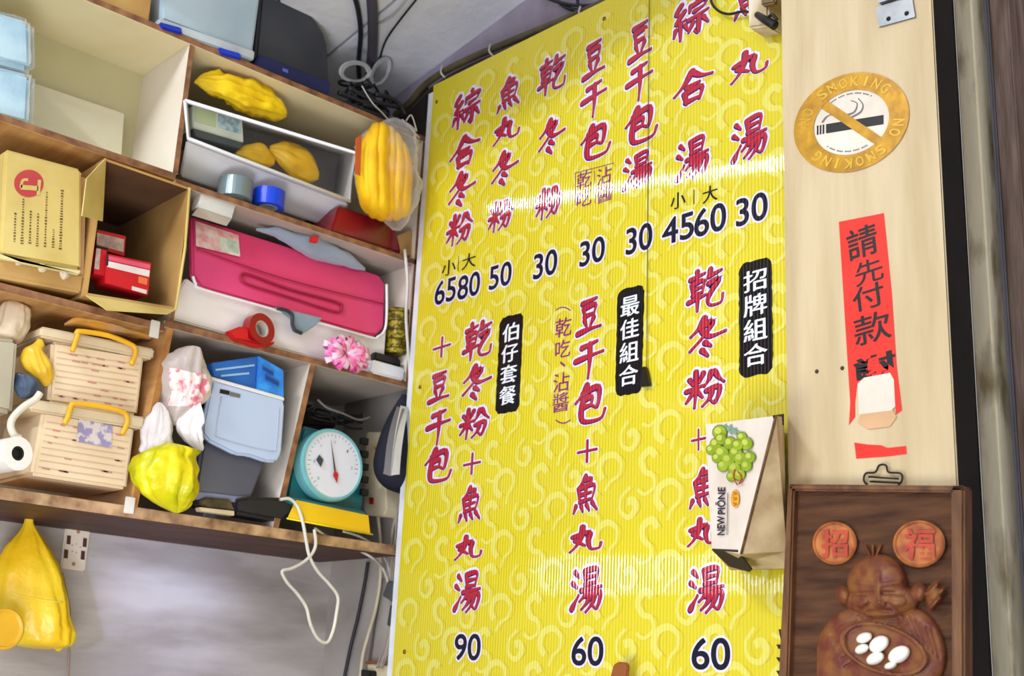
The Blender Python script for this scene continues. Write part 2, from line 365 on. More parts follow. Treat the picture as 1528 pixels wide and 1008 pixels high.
# pale curls scattered over the yellow
bm = bmesh.new()
cur_a = [(30,60),(14,40),(22,14),(52,4),(76,20),(74,46),(54,62),(44,84)]
cur_b = [(70,20),(52,6),(30,24),(40,50),(62,60),(66,84),(40,98),(20,86)]
cur_c = [(40,40),(56,34),(66,50),(52,70),(26,62),(20,34),(40,8)]
k = 0
zz = SZ0 + .05; row = 0
while zz < SZ1 - .05:
    xx = SX0 + .05 + (row % 2) * .052
    while xx < SX1 - .04:
        cu = (cur_a, cur_b, cur_c)[k % 3]; sc = .00088; an = ((k * 7) % 5 - 2) * .12; ca, sa = math.cos(an), math.sin(an)
        for q, (dx, ww, mi, of) in enumerate(((.0, 15, 0, .00022 + (k % 9)*2e-5), (.012, 3, 1, .00008 + (k % 6)*2e-5))):
            def fn(x, y, xx=xx, zz=zz, dx=dx, of=of):
                x = (x-50)*sc; y = (50-y)*sc
                X = xx + x*ca - y*sa + dx; Z = zz + x*sa + y*ca
                return Vector((min(max(X, SX0+.002), SX1), YS-of, min(max(Z, SZ0), SZ1-.002)))
            ribbon(bm, cu, ww, fn, mi, True, False, 4)
        k += 1; xx += .096
    zz += .064; row += 1
o = put('swirl_print', bm, [m_swirl, m_swirl2], sign); o['kind'] = 'stuff'

def sframe(px, py, wpx, hpx, lean=0.0):              # half sizes in metres of a box printed on the board
    a, b = S_(px - wpx/2, py), S_(px + wpx/2, py); c, d = S_(px, py - hpx/2), S_(px, py + hpx/2)
    return S_(px, py), abs(b.x - a.x), abs(c.z - d.z)
def brush(name, items, w=12.5, plus=False):
    for ch, px, py, wp, hp in items:
        bm = bmesh.new(); c, W, Hh = sframe(px, py, wp, hp)
        for mi, ex, of, sh in ((0, 14, .0005, 0), (1, 3.6, .0010, 1.2), (2, 0, .0016, 0)):
            def fn(x, y, of=of, sh=sh): return Vector((c.x + ((x - sh)-50)/100*W, YS-of, c.z + (50-(y + sh))/100*Hh))
            for si, st in enumerate(HAN[ch]):
                fn.__defaults__ = (of + si*3e-5, sh); ribbon(bm, st, (w*.7 if ch == 'plus' else w*.80 if ch in ('tang', 'zong', 'fen', 'qian', 'yu') else w) + ex, fn, mi, ch != 'plus')
        put('brush_character', bm, [m_lav, m_navy, m_red], sign)
brush('dish_name', [('zong',697,163,40,50), ('he',694,226,44,48), ('dong',690,282,40,50), ('fen',687,339,38,48)])
brush('dish_name', [('yu',761,139,36,48), ('wan',757,192,40,38), ('dong',754,251,40,50), ('fen',748,320,36,46)])
brush('dish_name', [('qian',825,111,40,52), ('dong',824,203,40,52), ('fen',820,300,38,48)])
brush('dish_name', [('dou',887,88,34,54), ('gan',887,147,38,52), ('bao',889,211,46,52)])
brush('dish_name', [('dou',956,61,36,56), ('gan',955,121,40,54), ('bao',957,186,50,56), ('tang',953,254,44,50)])
brush('dish_name', [('zong',1032,28,54,56), ('he',1035,129,60,52), ('tang',1035,236,50,58)])
brush('dish_name', [('yu',1120,-4,50,54), ('wan',1119,95,58,44), ('tang',1120,206,54,62)])
brush('dish_name', [('plus',660,517,26,30), ('dou',656,577,32,46), ('gan',655,636,36,52), ('bao',654,694,42,52)])
brush('dish_name', [('qian',714,507,42,54), ('dong',712,570,44,52), ('fen',709,629,44,48), ('plus',705,691,26,32), ('yu',703,752,36,54), ('wan',700,816,42,38), ('tang',699,883,40,60)])
brush('dish_name', [('dou',880,471,38,54), ('gan',880,535,44,56), ('bao',881,602,48,60), ('plus',877,672,30,34), ('yu',876,737,40,58), ('wan',875,803,50,42), ('tang',877,880,48,66)])
brush('dish_name', [('qian',1054,431,54,60), ('dong',1056,502,58,60), ('fen',1053,577,60,60), ('plus',1043,655,22,32), ('yu',1052,728,46,60), ('wan',1050,793,48,44), ('tang',1056,880,54,68)])

def stext(bm, s, px, py, wp, hp, off, mi, of, rot=0):
    c, W, Hh = sframe(px, py, wp, hp)
    if ord(s[0]) > 255 and off:
        for k, dx in enumerate((-off*.8, off*.8)): flat_text(bm, s, lambda x, y: Vector((c.x + (x+dx)*W, YS-of-k*4e-5, c.z + y*Hh)), 0, mi)
        return
    flat_text(bm, s, lambda x, y: Vector((c.x + x*W, YS-of, c.z + y*Hh)), off, mi)
def price(s, px, py, wp, hp):
    bm = bmesh.new()
    c, W, Hh = sframe(px, py, wp, hp)
    for k in range(10):
        a = 2*PI*k/10; flat_text(bm, s, lambda x, y: Vector((c.x + x*W + .0052*math.cos(a), YS-.0005-k*2e-5, c.z + y*Hh + .0052*math.sin(a))), 0, 0)
    for k in range(6):
        a = 2*PI*k/6; flat_text(bm, s, lambda x, y: Vector((c.x + x*W + .0012*math.cos(a), YS-.0011-k*2e-5, c.z + y*Hh + .0012*math.sin(a))), 0, 1)
    put('price', bm, [m_lav, m_ink], sign)
for a in [('65',665,434,30,34), ('80',700,426,32,34), ('50',747,411,32,34), ('30',814,394,34,36), ('30',884,375,36,36), ('30',954,356,38,38), ('45',1012,341,46,38), ('60',1060,328,46,40), ('30',1122,312,46,40), ('90',698,965,38,38), ('60',877,971,46,42), ('60',1061,975,56,46)]:
    price(*a)
bm = bmesh.new()
for s, px, py, h in (('小',670,399,22), ('大',700,389,22), ('小',1012,299,24), ('大',1060,289,24)): stext(bm, s, px, py, h*.92, h, .014, 0, .001)
for px, py in ((685,393), (1036,294)):
    a, b = S_(px, py-11), S_(px, py+11); flat_poly(bm, [Vector((a.x-.001, YS-.001, a.z)), Vector((a.x+.001, YS-.001, a.z)), Vector((a.x+.001, YS-.001, b.z)), Vector((a.x-.001, YS-.001, b.z))])
put('size_heading', bm, m_ink, sign)
bm = bmesh.new()
for s, px, py, h in (('乾',872,268,25), ('吃',872,295,25), ('沾',902,262,25), ('醬',903,288,26)): stext(bm, s, px, py, h*.86, h, .012, 0, .001)
def sline(a, b, wd=.0008):
    p, q = S_(*a, .001), S_(*b, .001); d = (q-p).normalized(); s = Vector((d.z, 0, -d.x)) * wd
    flat_poly(bm, [p+s, q+s, q-s, p-s])
sline((887,254), (888,303)); sline((858,258), (916,243)); sline((858,258), (859,306))
put('dipping_note', bm, m_pur, sign)
bm = bmesh.new()
for s, px, py, h in (('乾',841,488,28), ('吃',840,520,26), ('沾',838,570,28), ('醬',837,600,28)): stext(bm, s, px, py, h*.84, h, .012, 0, .001)
sline((836,540), (843,546), .0022)
for dy, sg in ((463, 1), (626, -1)):
    for i in range(6):
        t0, t1 = -1 + i/3, -1 + (i+1)/3
        sline((840 + t0*11, dy - sg*5*(1-t0*t0)), (840 + t1*11, dy - sg*5*(1-t1*t1)), .0012)
put('dipping_note', bm, m_pur, sign)
def badge(x0, y0, x1, y1, chars, seed):
    bm = bmesh.new(); rnd = random.Random(seed)
    # corners follow the board's own upright and level lines
    A, Cc = S_((x0+x1)/2, y0), S_((x0+x1)/2, y1); l, r_ = S_(x0, (y0+y1)/2).x, S_(x1, (y0+y1)/2).x
    cx, cz = (l+r_)/2, (A.z+Cc.z)/2; hw, hh = (r_-l)/2, (A.z-Cc.z)/2; pts = []
    rc = hw*.45
    for qx, qz, a0 in ((1, 1, 0), (-1, 1, PI/2), (-1, -1, PI), (1, -1, PI*1.5)):
        for k in range(5):
            a = a0 + PI/2*k/4; pts.append((cx + qx*(hw-rc) + rc*math.cos(a), cz + qz*(hh-rc) + rc*math.sin(a)))
    out = []
    for k, (p0, p1) in enumerate(zip(pts, pts[1:] + pts[:1])):       # ragged brushed edge
        L_ = math.hypot(p1[0]-p0[0], p1[1]-p0[1]); m_n = max(1, int(L_/.008))
        for q in range(m_n):
            t_ = q/m_n; out.append(Vector((p0[0]+(p1[0]-p0[0])*t_ + rnd.uniform(-.0012, .0012), YS-.0008, p0[1]+(p1[1]-p0[1])*t_ + rnd.uniform(-.0012, .0012))))
    pts = out
    flat_poly(bm, pts, 0)
    n = len(chars)
    for i, s in enumerate(chars):
        zc = cz + hh * .86 * (1 - (2*i+1)/n); hgt = hh * .86 * 2/n * .86; wd = hw * 1.36
        for k_, dx in enumerate((-.022, .022)): flat_text(bm, s, lambda x, y: Vector((cx + (x+dx)*wd, YS-.0014-k_*4e-5, zc + (y+dx*.5)*hgt)), 0, 1)
    put('badge', bm, [m_blk, m_wht], sign)
badge(743, 471, 778, 615, '伯仔套餐', 1); badge(920, 429, 960, 588, '最佳組合', 2); badge(1103, 388, 1153, 560, '招牌組合', 3)
for m_ in (m_ink, m_blk, m_navy): m_.node_tree.nodes['Principled BSDF'].inputs['Coat Weight'].default_value = .35
m_screw = M('brass_screw', (150, 110, 60), .35, metal=.8)
for px, py in ((652,152), (627,577), (604,972), (902,28)):
    put('screw', lathe(S_(px, py, 0), (0, -1, 0), [(0, .0045), (.002, .0042), (.003, .002)], 12), m_screw, sign)

# string with a little black clip hanging down the board
t = thing('hanging_string', S_(965, 560, .004), 'thin dark string hanging down the menu board with a small black clip at its end', 'string')
put('string', tube([S_(969, -12, .004), S_(967, 200, .003), S_(966, 400, .003), S_(965, 548, .005)], .0007, 6), M('dark_thread', (60, 50, 30), .7), t)
put('clip', prism([S_(959, 578, .003), S_(973, 576, .003), S_(967, 548, .003), S_(963, 548, .003)], (0, -.009, 0), .001), M('black_clip', (26, 22, 20), .4), t)
put('tape', prism([S_(963, 44, .001), S_(974, 41, .001), S_(974, 53, .001), S_(963, 56, .001)], (0, -.0012, 0)), M('pale_tape', (226, 206, 120), .5), t)

# ================================================================== PILLAR and what hangs on it
m_pil = M('peeling_cream_paint', (208, 188, 150), .55, vs=7, col2=(190, 168, 128), bump=.0022, bs=26, stretch=(3, 3, .35))
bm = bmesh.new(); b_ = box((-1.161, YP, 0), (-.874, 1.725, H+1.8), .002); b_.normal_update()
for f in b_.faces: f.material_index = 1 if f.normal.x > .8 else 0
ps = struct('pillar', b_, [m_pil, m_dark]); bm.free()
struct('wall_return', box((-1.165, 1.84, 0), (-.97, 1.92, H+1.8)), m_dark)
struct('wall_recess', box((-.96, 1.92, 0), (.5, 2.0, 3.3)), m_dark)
m_creamb = M('flaking_board_paint', (236, 226, 196), .6, vs=22, col2=(150, 134, 100), amt=(.32, .5), bump=.002, stretch=(1, 1, .3))
m_brownb = M('grey_brown_timber', (140, 118, 108), .7, vs=14, col2=(92, 74, 60), stretch=(4, 4, .4), bump=.002)
m_mauve = M('mauve_panel', (170, 152, 154), .6, vs=6, col2=(150, 132, 130), stretch=(2, 2, .3))
def xat(px, y): return Yp(px, 504, y).x
def upright(name, p0, p1, y0, y1, m, lab, cat='board'):
    return solo(name, box((xat(p0, y0), y0, .02), (xat(p1, y0), y1, H+1.7), .003), m, lab, cat)
upright('upright_board', 1451, 1481, 1.83, 1.90, m_creamb, 'narrow flaking cream upright board just right of the pillar', 'board')
upright('metal_rail', 1499, 1507, 1.87, 1.90, M('grey_rail', (150, 148, 160), .4, metal=.5), 'thin grey metal rail standing between cream board and brown timber', 'rail')
upright('timber_post', 1508, 1540, 1.84, 1.91, m_brownb, 'worn grey brown timber post at the right edge, right of the metal rail', 'post')
upright('green_stained_strip', 1484, 1497, 1.902, 1.93, M('green_stain', (84, 84, 58), .7, vs=18, col2=(48, 42, 32)), 'dark green stained timber strip beside the flaking cream board', 'strip')
upright('mauve_panel', 1560, 1720, 1.915, 1.919, m_mauve, 'dull mauve upright panel in the top right corner behind the timber post', 'panel')

# no smoking sticker
st = thing('no_smoking_sticker', P_(1270, 182), 'round gold no smoking sticker with a black cigarette on the cream pillar', 'sticker')
def N_(u, v, off=.0): return P_(1270.4 + 86*u, 182.3 - 13.9*u + 73.2*v, off)
m_gold = M('gold_foil', (196, 146, 24), .4, vs=30, col2=(160, 112, 20), metal=.25, bump=.0006, bs=90)
m_goldl = M('light_gold_foil', (214, 170, 50), .4, metal=.2); m_cream2 = M('sticker_cream', (236, 224, 206), .5); m_b2 = M('sticker_black', (20, 18, 18), .5); m_gr = M('sticker_grey', (120, 110, 112), .5)
def ring(r0, r1, off, n=64):
    bm = bmesh.new(); a = [bm.verts.new(N_(r0*math.cos(2*PI*i/n), r0*math.sin(2*PI*i/n), off)) for i in range(n)]; b = [bm.verts.new(N_(r1*math.cos(2*PI*i/n), r1*math.sin(2*PI*i/n), off)) for i in range(n)]
    c = [bm.verts.new(N_(r1*math.cos(2*PI*i/n), r1*math.sin(2*PI*i/n), .0004)) for i in range(n)]
    for i in range(n): j = (i+1) % n; bm.faces.new((a[i], a[j], b[j], b[i])); bm.faces.new((b[i], b[j], c[j], c[i]))
    return bm
bm = bmesh.new(); flat_poly(bm, [N_(.7*math.cos(2*PI*i/48), .7*math.sin(2*PI*i/48), .0006) for i in range(48)]); put('disc', bm, m_cream2, st)
put('ring', ring(.655, 1.0, .0022), m_gold, st)
def nquad(bm, a, b, wd, off, mi=0):
    d = Vector((b[0]-a[0], b[1]-a[1])).normalized(); s = Vector((-d.y, d.x)) * wd/2
    flat_poly(bm, [N_(a[0]+s.x, a[1]+s.y, off), N_(b[0]+s.x, b[1]+s.y, off), N_(b[0]-s.x, b[1]-s.y, off), N_(a[0]-s.x, a[1]-s.y, off)], mi)
bm = bmesh.new(); nquad(bm, (-.44, .05), (.56, .05), .19, .001)
for i in range(3): nquad(bm, (-.60 + i*.05, .05), (-.57 + i*.05, .05), .19, .001)
put('cigarette', bm, m_b2, st)
bm = bmesh.new()
for q in ([(-.1,-.16),(.05,-.2),(.1,-.36),(.0,-.44)], [(.0,-.1),(.16,-.18),(.2,-.32),(.12,-.46)], [(-.5,-.1),(-.42,-.2),(-.3,-.22)]):
    ribbon(bm, q, .035, lambda x, y: N_(x, y, .001))
for i in range(26):
    if i % 5 == 4: continue
    for r0, a0 in ((.60, PI*.35), (.60, PI*1.3)):
        a = a0 + i*.05; nquad(bm, (r0*math.cos(a), r0*math.sin(a)), ((r0-.03)*math.cos(a), (r0-.03)*math.sin(a)), .022, .001)
put('smoke_print', bm, m_gr, st)
bm = bmesh.new(); nquad(bm, (-.52,-.50), (.50,.50), .17, .0016); put('slash_bar', bm, m_gold, st)
bm = bmesh.new()
word = 'NO SMOKING   NO SMOKING   '
for i, ch in enumerate(word):
    if ch == ' ': continue
    a = -PI*.94 + i * 2*PI/len(word); c, s = math.cos(a), math.sin(a)
    def fn(x, y, c=c, s=s, wd=.03 if ch == 'I' else .13): rr = .83 + y*.19; return N_(c*rr - s*x*wd, s*rr + c*x*wd, .0028)
    flat_text(bm, ch, fn, .02)
put('embossed_lettering', bm, m_goldl, st)

# red paper notice
m_paper = M('red_paper', (232, 52, 36), .6, vs=10, col2=(216, 40, 28)); m_inkb = M('brush_ink', (24, 16, 18), .5); m_torn = M('torn_paper', (238, 222, 204), .7); m_tan = M('glue_stain', (216, 172, 126), .7)
rp = thing('red_paper_notice', P_(1305, 620), 'torn red paper strip with black brush writing glued on the pillar', 'notice')
def ppoly(pts, off, th=.0006): return prism([P_(x, y, off) for x, y in pts], (0, -th, 0))
put('paper', ppoly([(1252,331),(1319,318),(1331,440),(1338,545),(1346,612),(1337,618),(1333,566),(1328,556),(1288,564),(1279,574),(1276,600),(1276,622),(1267,634),(1269,600),(1265,540)], .0004), m_paper, rp)
put('torn_patch', ppoly([(1280,572),(1290,563),(1328,556),(1334,566),(1336,606),(1330,612),(1282,618)], .0016, .0004), m_torn, rp)
put('torn_patch', ppoly([(1284,617),(1300,608),(1332,610),(1338,622),(1328,636),(1296,640),(1280,630)], .0013, .0004), m_tan, rp)
bm = bmesh.new()
def ptext(bm, s, px, py, wp, hp, rot, off, bold=0.0):
    c = P_(px, py); W = abs(P_(px+wp/2, py).x - P_(px-wp/2, py).x); Hh = abs(P_(px, py-hp/2).z - P_(px, py+hp/2).z); ca, sa = math.cos(rot), math.sin(rot)
    flat_text(bm, s, lambda x, y: Vector((c.x + x*W*ca - y*Hh*sa, YP-off, c.z + x*W*sa + y*Hh*ca)), bold)
for s, px, py, wp, hp, b in (('請',1287,361,44,46,.012), ('先',1297,405,42,36,.006), ('付',1296,443,46,36,.01), ('款',1302,489,54,44,.008), ('謝',1306,545,58,30,.035)):
    ptext(bm, s, px, py, wp, hp, .09, .0014, b)
put('brush_writing', bm, m_inkb, rp)
solo('red_paper_scrap', ppoly([(1275,660),(1295,663),(1315,664),(1325,668),(1352,665),(1353,677),(1320,681),(1278,684)], .0004), m_paper, 'small torn red paper scrap on the pillar just above the plaque', 'paper')
m_nail = M('nail', (60, 44, 34), .5)
for px_, py_, lab_ in ((1219, 554, 'left one of two dark nail heads on the pillar beside the red notice'), (1257, 549, 'dark nail head on the pillar right at the left edge of the red notice')):
    solo('nail_head', lathe(P_(px_, py_, 0), (0, -1, 0), [(0, .0035), (.0015, .003), (.002, .001)], 12), m_nail, lab_, 'nail')
# metal plate at the top of the pillar
t = thing('metal_plate', P_(1338, 40), 'small grey screwed metal plate near the top of the pillar', 'plate')
put('plate', ppoly([(1308,12),(1362,-4),(1367,26),(1313,41)], .001, .003), mt_grey, t)
put('flange', ppoly([(1309,-10),(1345,-18),(1346,-2),(1316,8)], .001, .01), mt_grey, t)
for px, py in ((1326, 28), (1353, 20)): put('screw', lathe(P_(px, py, .004), (0, -1, 0), [(0, .004), (.0015, .0036), (.002, .002)], 12), m_dark, t)

# ---- carved wooden plaque
m_wood = M('carved_dark_wood', (94, 60, 36), .65, spec=.25, vs=8, col2=(58, 34, 20), stretch=(1, 1, 7), bump=.004, bs=28)
m_rail = M('plaque_rail', (122, 82, 46), .4, vs=9, col2=(84, 50, 28), stretch=(5, 5, 1), bump=.0012, bs=50)
m_fig = M('carved_figure_wood', (132, 84, 44), .4, spec=.35, vs=45, col2=(104, 50, 40), bump=.0012, bs=70)
m_coin = M('coin_wood', (190, 116, 60), .4, vs=40, col2=(140, 74, 42)); m_coinr = M('red_paint', (186, 72, 50), .45, vs=40, col2=(160, 52, 40))
m_ball = M('white_enamel', (250, 246, 232), .35, var=.02)
BACK = .002
pq = thing('carved_plaque', P_(1318, 1100), 'dark carved wooden plaque with two round coins and a bald figure holding a bowl', 'plaque')
def Q_(px, py, off=0.0): return P_(px, py, BACK + off)
put('panel', prism([Q_(1191,727), Q_(1450,730), Q_(1452,1110), Q_(1172,1110)], (0, -.014, 0), .002), m_wood, pq)
# frame rails stand proud
TH = .026
put('rail', prism([Q_(1189,725), Q_(1452,728), Q_(1451,738), Q_(1192,735)], (0, -TH, 0), .003), m_rail, pq)
put('rail', prism([Q_(1189,726), Q_(1199,727), Q_(1188,1110), Q_(1171,1110)], (0, -TH, 0), .003), m_rail, pq)
put('rail', prism([Q_(1432,728), Q_(1452,729), Q_(1453,1110), Q_(1434,1110)], (0, -TH, 0), .003), m_rail, pq)
for (cx, cy, rx, ry, s) in ((1245.5, 810, 33, 32, '招'), (1371.5, 811, 39, 35, '福')):
    bm = bmesh.new(); n = 36
    rings = []
    for rr, of in ((1.0, .012), (1.0, .020), (.93, .022), (.86, .0195), (.0, .0195)):
        rings.append([bm.verts.new(Q_(cx + rx*rr*math.cos(2*PI*i/n), cy + ry*rr*math.sin(2*PI*i/n), of)) for i in range(n)])
    for a, b in zip(rings, rings[1:]):
        for i in range(n): bm.faces.new((a[i], a[(i+1) % n], b[(i+1) % n], b[i]))
    bmesh.ops.recalc_face_normals(bm, faces=bm.faces[:])
    c0 = put('coin', bm, m_coin, pq)
    bm = bmesh.new(); flat_text(bm, s, lambda x, y: Q_(cx + x*rx*1.15, cy - y*ry*1.25, .0222), .022)
    put('character', bm, m_coinr, c0)
# figure: one carved relief surface
def g(px, py, cx, cy, rx, ry, rot=0, p=2.0):
    dx, dy = px-cx, py-cy; c, s = math.cos(rot), math.sin(rot); u, v = (dx*c + dy*s)/rx, (-dx*s + dy*c)/ry
    q = 1 - (abs(u)**p + abs(v)**p); return math.sqrt(q) if q > 0 else 0.0
def line(px, py, a, b, w):
    ax, ay = a; bx, by = b; t = max(0, min(1, ((px-ax)*(bx-ax) + (py-ay)*(by-ay)) / ((bx-ax)**2 + (by-ay)**2)))
    d = math.hypot(px-ax-t*(bx-ax), py-ay-t*(by-ay)); return math.exp(-(d/w)**2)
def relief(px, py):
    h = 0.0
    h = max(h, .022*g(px, py, 1312, 1000, 92, 88), .020*g(px, py, 1262, 975, 46, 70, .3), .021*g(px, py, 1370, 965, 40, 62, -.3))
    h = max(h, .030*g(px, py, 1309, 872, 45, 46), .029*g(px, py, 1316, 895, 56, 28))
    h = max(h, .020*g(px, py, 1259, 888, 11, 15, -.3), .020*g(px, py, 1371, 884, 13, 14, .3), .024*g(px, py, 1394, 888, 12, 16, .5))
    if h > .004:
        h += .004*line(px, py, (1310, 855), (1311, 898), 4) + .005*g(px, py, 1312, 901, 10, 6)
        for sx in (-1, 1):
            h -= .004*line(px, py, (1310+sx*8, 884), (1310+sx*38, 886), 3)      # closed eyes
            h += .003*line(px, py, (1310+sx*6, 872), (1310+sx*34, 868), 3.5)     # brows
            h -= .003*line(px, py, (1310+sx*14, 900), (1312+sx*30, 914), 3)      # cheeks
            h += .004*g(px, py, 1311+sx*28, 896, 14, 10)
        h -= .005*line(px, py, (1296, 912), (1330, 911), 2.5)                    # mouth
        h += .003*line(px, py, (1290, 920), (1340, 918), 4)
        for q in range(6):                                                         # sleeve and robe folds
            h -= .003*line(px, py, (1236+q*5, 935+q*12), (1276+q*4, 925+q*10), 2.2)
            h -= .003*line(px, py, (1346+q*9, 915+q*5), (1366+q*7, 950+q*6), 2.2)
        h -= .002*line(px, py, (1268, 936), (1352, 930), 3)
    # bowl: rim up, hollow inside
    e = (((px-1318)*math.cos(.32) + (py-968)*math.sin(.32))/60)**2 + ((-(px-1318)*math.sin(.32) + (py-968)*math.cos(.32))/32)**2
    if e < 1.0: h = .020 + .004*e
    elif e < 1.28: h = max(h, .030)
    for (bx, by, cx2, cy2, w_) in ((1383,886,1398,872,4), (1388,900,1406,880,4), (1390,905,1402,892,4)): h = max(h, .020*line(px, py, (bx, by), (cx2, cy2), w_))
    for sx in (-6, 0, 6): h = max(h, .010*line(px, py, (1303+sx*.6, 830), (1303+sx*1.9, 814), 1.6))
    return h
bm = bmesh.new(); nx, ny = 150, 170; G = {}
for i in range(nx+1):
    for j in range(ny+1):
        px = 1219 + i*(1412-1219)/nx; py = 806 + j*(1095-806)/ny; h = relief(px, py)
        G[i, j] = (bm.verts.new(Q_(px, py, .0125 + h)), h)
for i in range(nx):
    for j in range(ny):
        q = [G[i, j], G[i+1, j], G[i+1, j+1], G[i, j+1]]
        if max(t_[1] for t_ in q) > .0012: bm.faces.new([t_[0] for t_ in q]).smooth = True
bmesh.ops.delete(bm, geom=[v for v in bm.verts if not v.link_faces], context='VERTS')
bmesh.ops.recalc_face_normals(bm, faces=bm.faces[:])
put('figure_relief', bm, m_fig, pq)
for bx, by, rx, ry in ((1289.5,951,12,8.5), (1311.6,960.5,15,13), (1286,967.7,10.5,7.8), (1306,981.7,13.5,10), (1341.6,976,16.5,13.5), (1329,992.4,9.5,6)):
    bm = bmesh.new(); n = 24; rings = []
    for k in range(7):
        a = k/6*PI/2; rings.append([bm.verts.new(Q_(bx + rx*math.cos(a)*math.cos(2*PI*i/n + .3), by + ry*math.cos(a)*math.sin(2*PI*i/n), .036 + .012*math.sin(a))) for i in range(n)])
    for a, b in zip(rings, rings[1:]):
        for i in range(n): bm.faces.new((a[i], a[(i+1) % n], b[(i+1) % n], b[i])).smooth = True
    bm.faces.new(rings[0]); bmesh.ops.recalc_face_normals(bm, faces=bm.faces[:])
    put('rice_ball', bm, m_ball, pq)
# wire hanger above the plaque
bm = tube([P_(x, y, .006) for x, y in ((1294,723),(1289,716),(1292,706),(1306,704),(1312,694),(1322,694),(1326,704),(1344,706),(1346,716),(1340,724))], .0016, 8)
tube([P_(1296, 711, .007), P_(1341, 714, .007)], .0014, 8, bm); tube([P_(1298, 718, .007), P_(1341, 720, .007)], .0014, 8, bm)
solo('wire_hook', bm, M('dark_wire', (40, 32, 28), .4, metal=.5), 'dark bent wire hook holding the carved plaque on the pillar', 'hook')

# ================================================================== FRUIT BOX stuck beside the pillar
m_card = M('box_white_card', (226, 216, 204), .6, vs=9, col2=(206, 192, 176)); m_cardt = M('box_tan_side', (206, 182, 138), .6, vs=16, col2=(158, 128, 84), amt=(.3, .6))
m_cardd = M('box_dark_inside', (52, 40, 28), .8)
bx = thing('fruit_box', S_(1110, 850, .1), 'white cardboard fruit box with green grapes print, hanging over the menu board by the pillar', 'box')
def B_(px, py, y): return Yp(px, py, y)
fTL, fTR, fBL = B_(1053,633,1.62), B_(1158,620,1.575), B_(1062,819,1.62)
fpn = (fTR - fTL).cross(fBL - fTL).normalized(); r_ = ray(1106,826); fBR = O + r_ * ((fTL - O).dot(fpn) / r_.dot(fpn))
rTR, rBR = B_(1170,622,1.655), B_(1174,822,1.655)
bBL, bBR = B_(1090,850,1.70), B_(1176,848,1.69)
def slab(pts, n=.0025, mats=None):
    c = [Vector(p) for p in pts]; nn = (c[1]-c[0]).cross(c[-1]-c[0]).normalized(); return prism(c, nn * n)
put('front_panel', slab([fTL, fTR, fBR, fBL]), m_card, bx)
put('side_panel', slab([fTR, rTR, rBR, fBR]), m_cardt, bx)
put('bottom_panel', slab([fBL, fBR, rBR, bBR, bBL]), m_cardt, bx)
put('back_panel', slab([B_(1060,640,1.71), B_(1168,632,1.71), bBR, bBL]), m_cardd, bx)
put('flap', slab([B_(1062,820,1.618), B_(1100,822,1.60), B_(1122,850,1.66), B_(1118,853,1.67), B_(1088,845,1.67)]), m_cardd, bx)
put('flap', slab([B_(1155,619,1.57), B_(1170,617,1.65), B_(1170,634,1.65), B_(1158,630,1.58)]), m_cardd, bx)
put('folded_edge', tube([fTR, fBR], .0022, 8, None, 0), M('worn_fold', (120, 86, 50), .7, vs=60, col2=(70, 48, 28)), bx)
# flat print on the front panel
fn_ = (fTR - fTL).cross(fBL - fTL).normalized()
if fn_.dot(O - fTL) < 0: fn_ = -fn_
def on_front(px, py, off):
    r = ray(px, py); t = (fTL - O).dot(fn_) / r.dot(fn_); return O + r*t + fn_*off
m_g1 = M('grape_green', (150, 172, 40), .5, vs=60, col2=(126, 150, 30)); m_g2 = M('grape_light', (196, 206, 90), .5); m_g3 = M('grape_dark', (98, 118, 26), .5)
bm = bmesh.new()
gr = [(1072,645,10),(1066,662,8),(1087,661,9),(1105,652,7),(1059,671,7),(1075,676,10),(1096,675,9),(1112,662,9),(1068,683,7),(1085,686,9),(1103,684,9),(1117,682,8),(1077,695,8),(1094,699,9),(1112,695,8),(1090,711,7),(1102,708,8),(1074,655,8),(1099,664,8)]
for i, (x, y, r) in enumerate(gr):
    for rr, mi, of, sx in ((1.12, 2, .003, 0), (1.0, 0, .0032, 0), (.5, 1, .0034, -.25)):
        o_ = of + i*.00002
        flat_poly(bm, [on_front(x + 4 + (sx + rr*math.cos(2*PI*k/16))*r, y + (sx + rr*math.sin(2*PI*k/16))*r, o_) for k in range(16)], mi)
put('grape_print', bm, [m_g1, m_g2, m_g3], bx)
bm = bmesh.new()
for cx, cy, s in ((1090,640,7), (1098,644,6), (1083,637,5)):
    flat_poly(bm, [on_front(cx + s*(1+.5*math.cos(5*a))*math.cos(a), cy + s*.7*(1+.5*math.cos(5*a))*math.sin(a), .0028) for a in [2*PI*k/30 for k in range(30)]])
put('leaf_print', bm, M('leaf_print', (130, 160, 140), .5), bx)
bm = bmesh.new()
flat_text(bm, 'NEW', lambda x, y: on_front(1078 - y*11, 784 - x*28 , .003), .02)
flat_text(bm, 'PIŌNE', lambda x, y: on_front(1077 - y*14, 747 - x*40 , .003), .02)
ribbon(bm, [(1087,798),(1088,735)], .9, lambda x, y: on_front(x, y, .003), 0, False, False)
put('box_lettering', bm, M('box_ink', (40, 24, 52), .5), bx)
bm = bmesh.new(); flat_poly(bm, [on_front(1099 + 6.5*math.cos(2*PI*k/24), 744 + 13*math.sin(2*PI*k/24), .003) for k in range(24)]); put('orange_seal', bm, M('orange_seal', (232, 168, 40), .5), bx)
bm = bmesh.new()
for y in (736, 744, 752): ribbon(bm, [(1096, y-2), (1102, y), (1097, y+2)], 1.1, lambda x, y: on_front(x, y, .0034), 0, False, False)
for q in ([(1100,700),(1098,712),(1104,724)], [(1104,703),(1110,712),(1106,722),(1112,718)]): ribbon(bm, q, 1.8, lambda x, y: on_front(x, y, .0045), 0, False, False)
put('red_print', bm, M('red_print', (190, 60, 30), .5), bx)
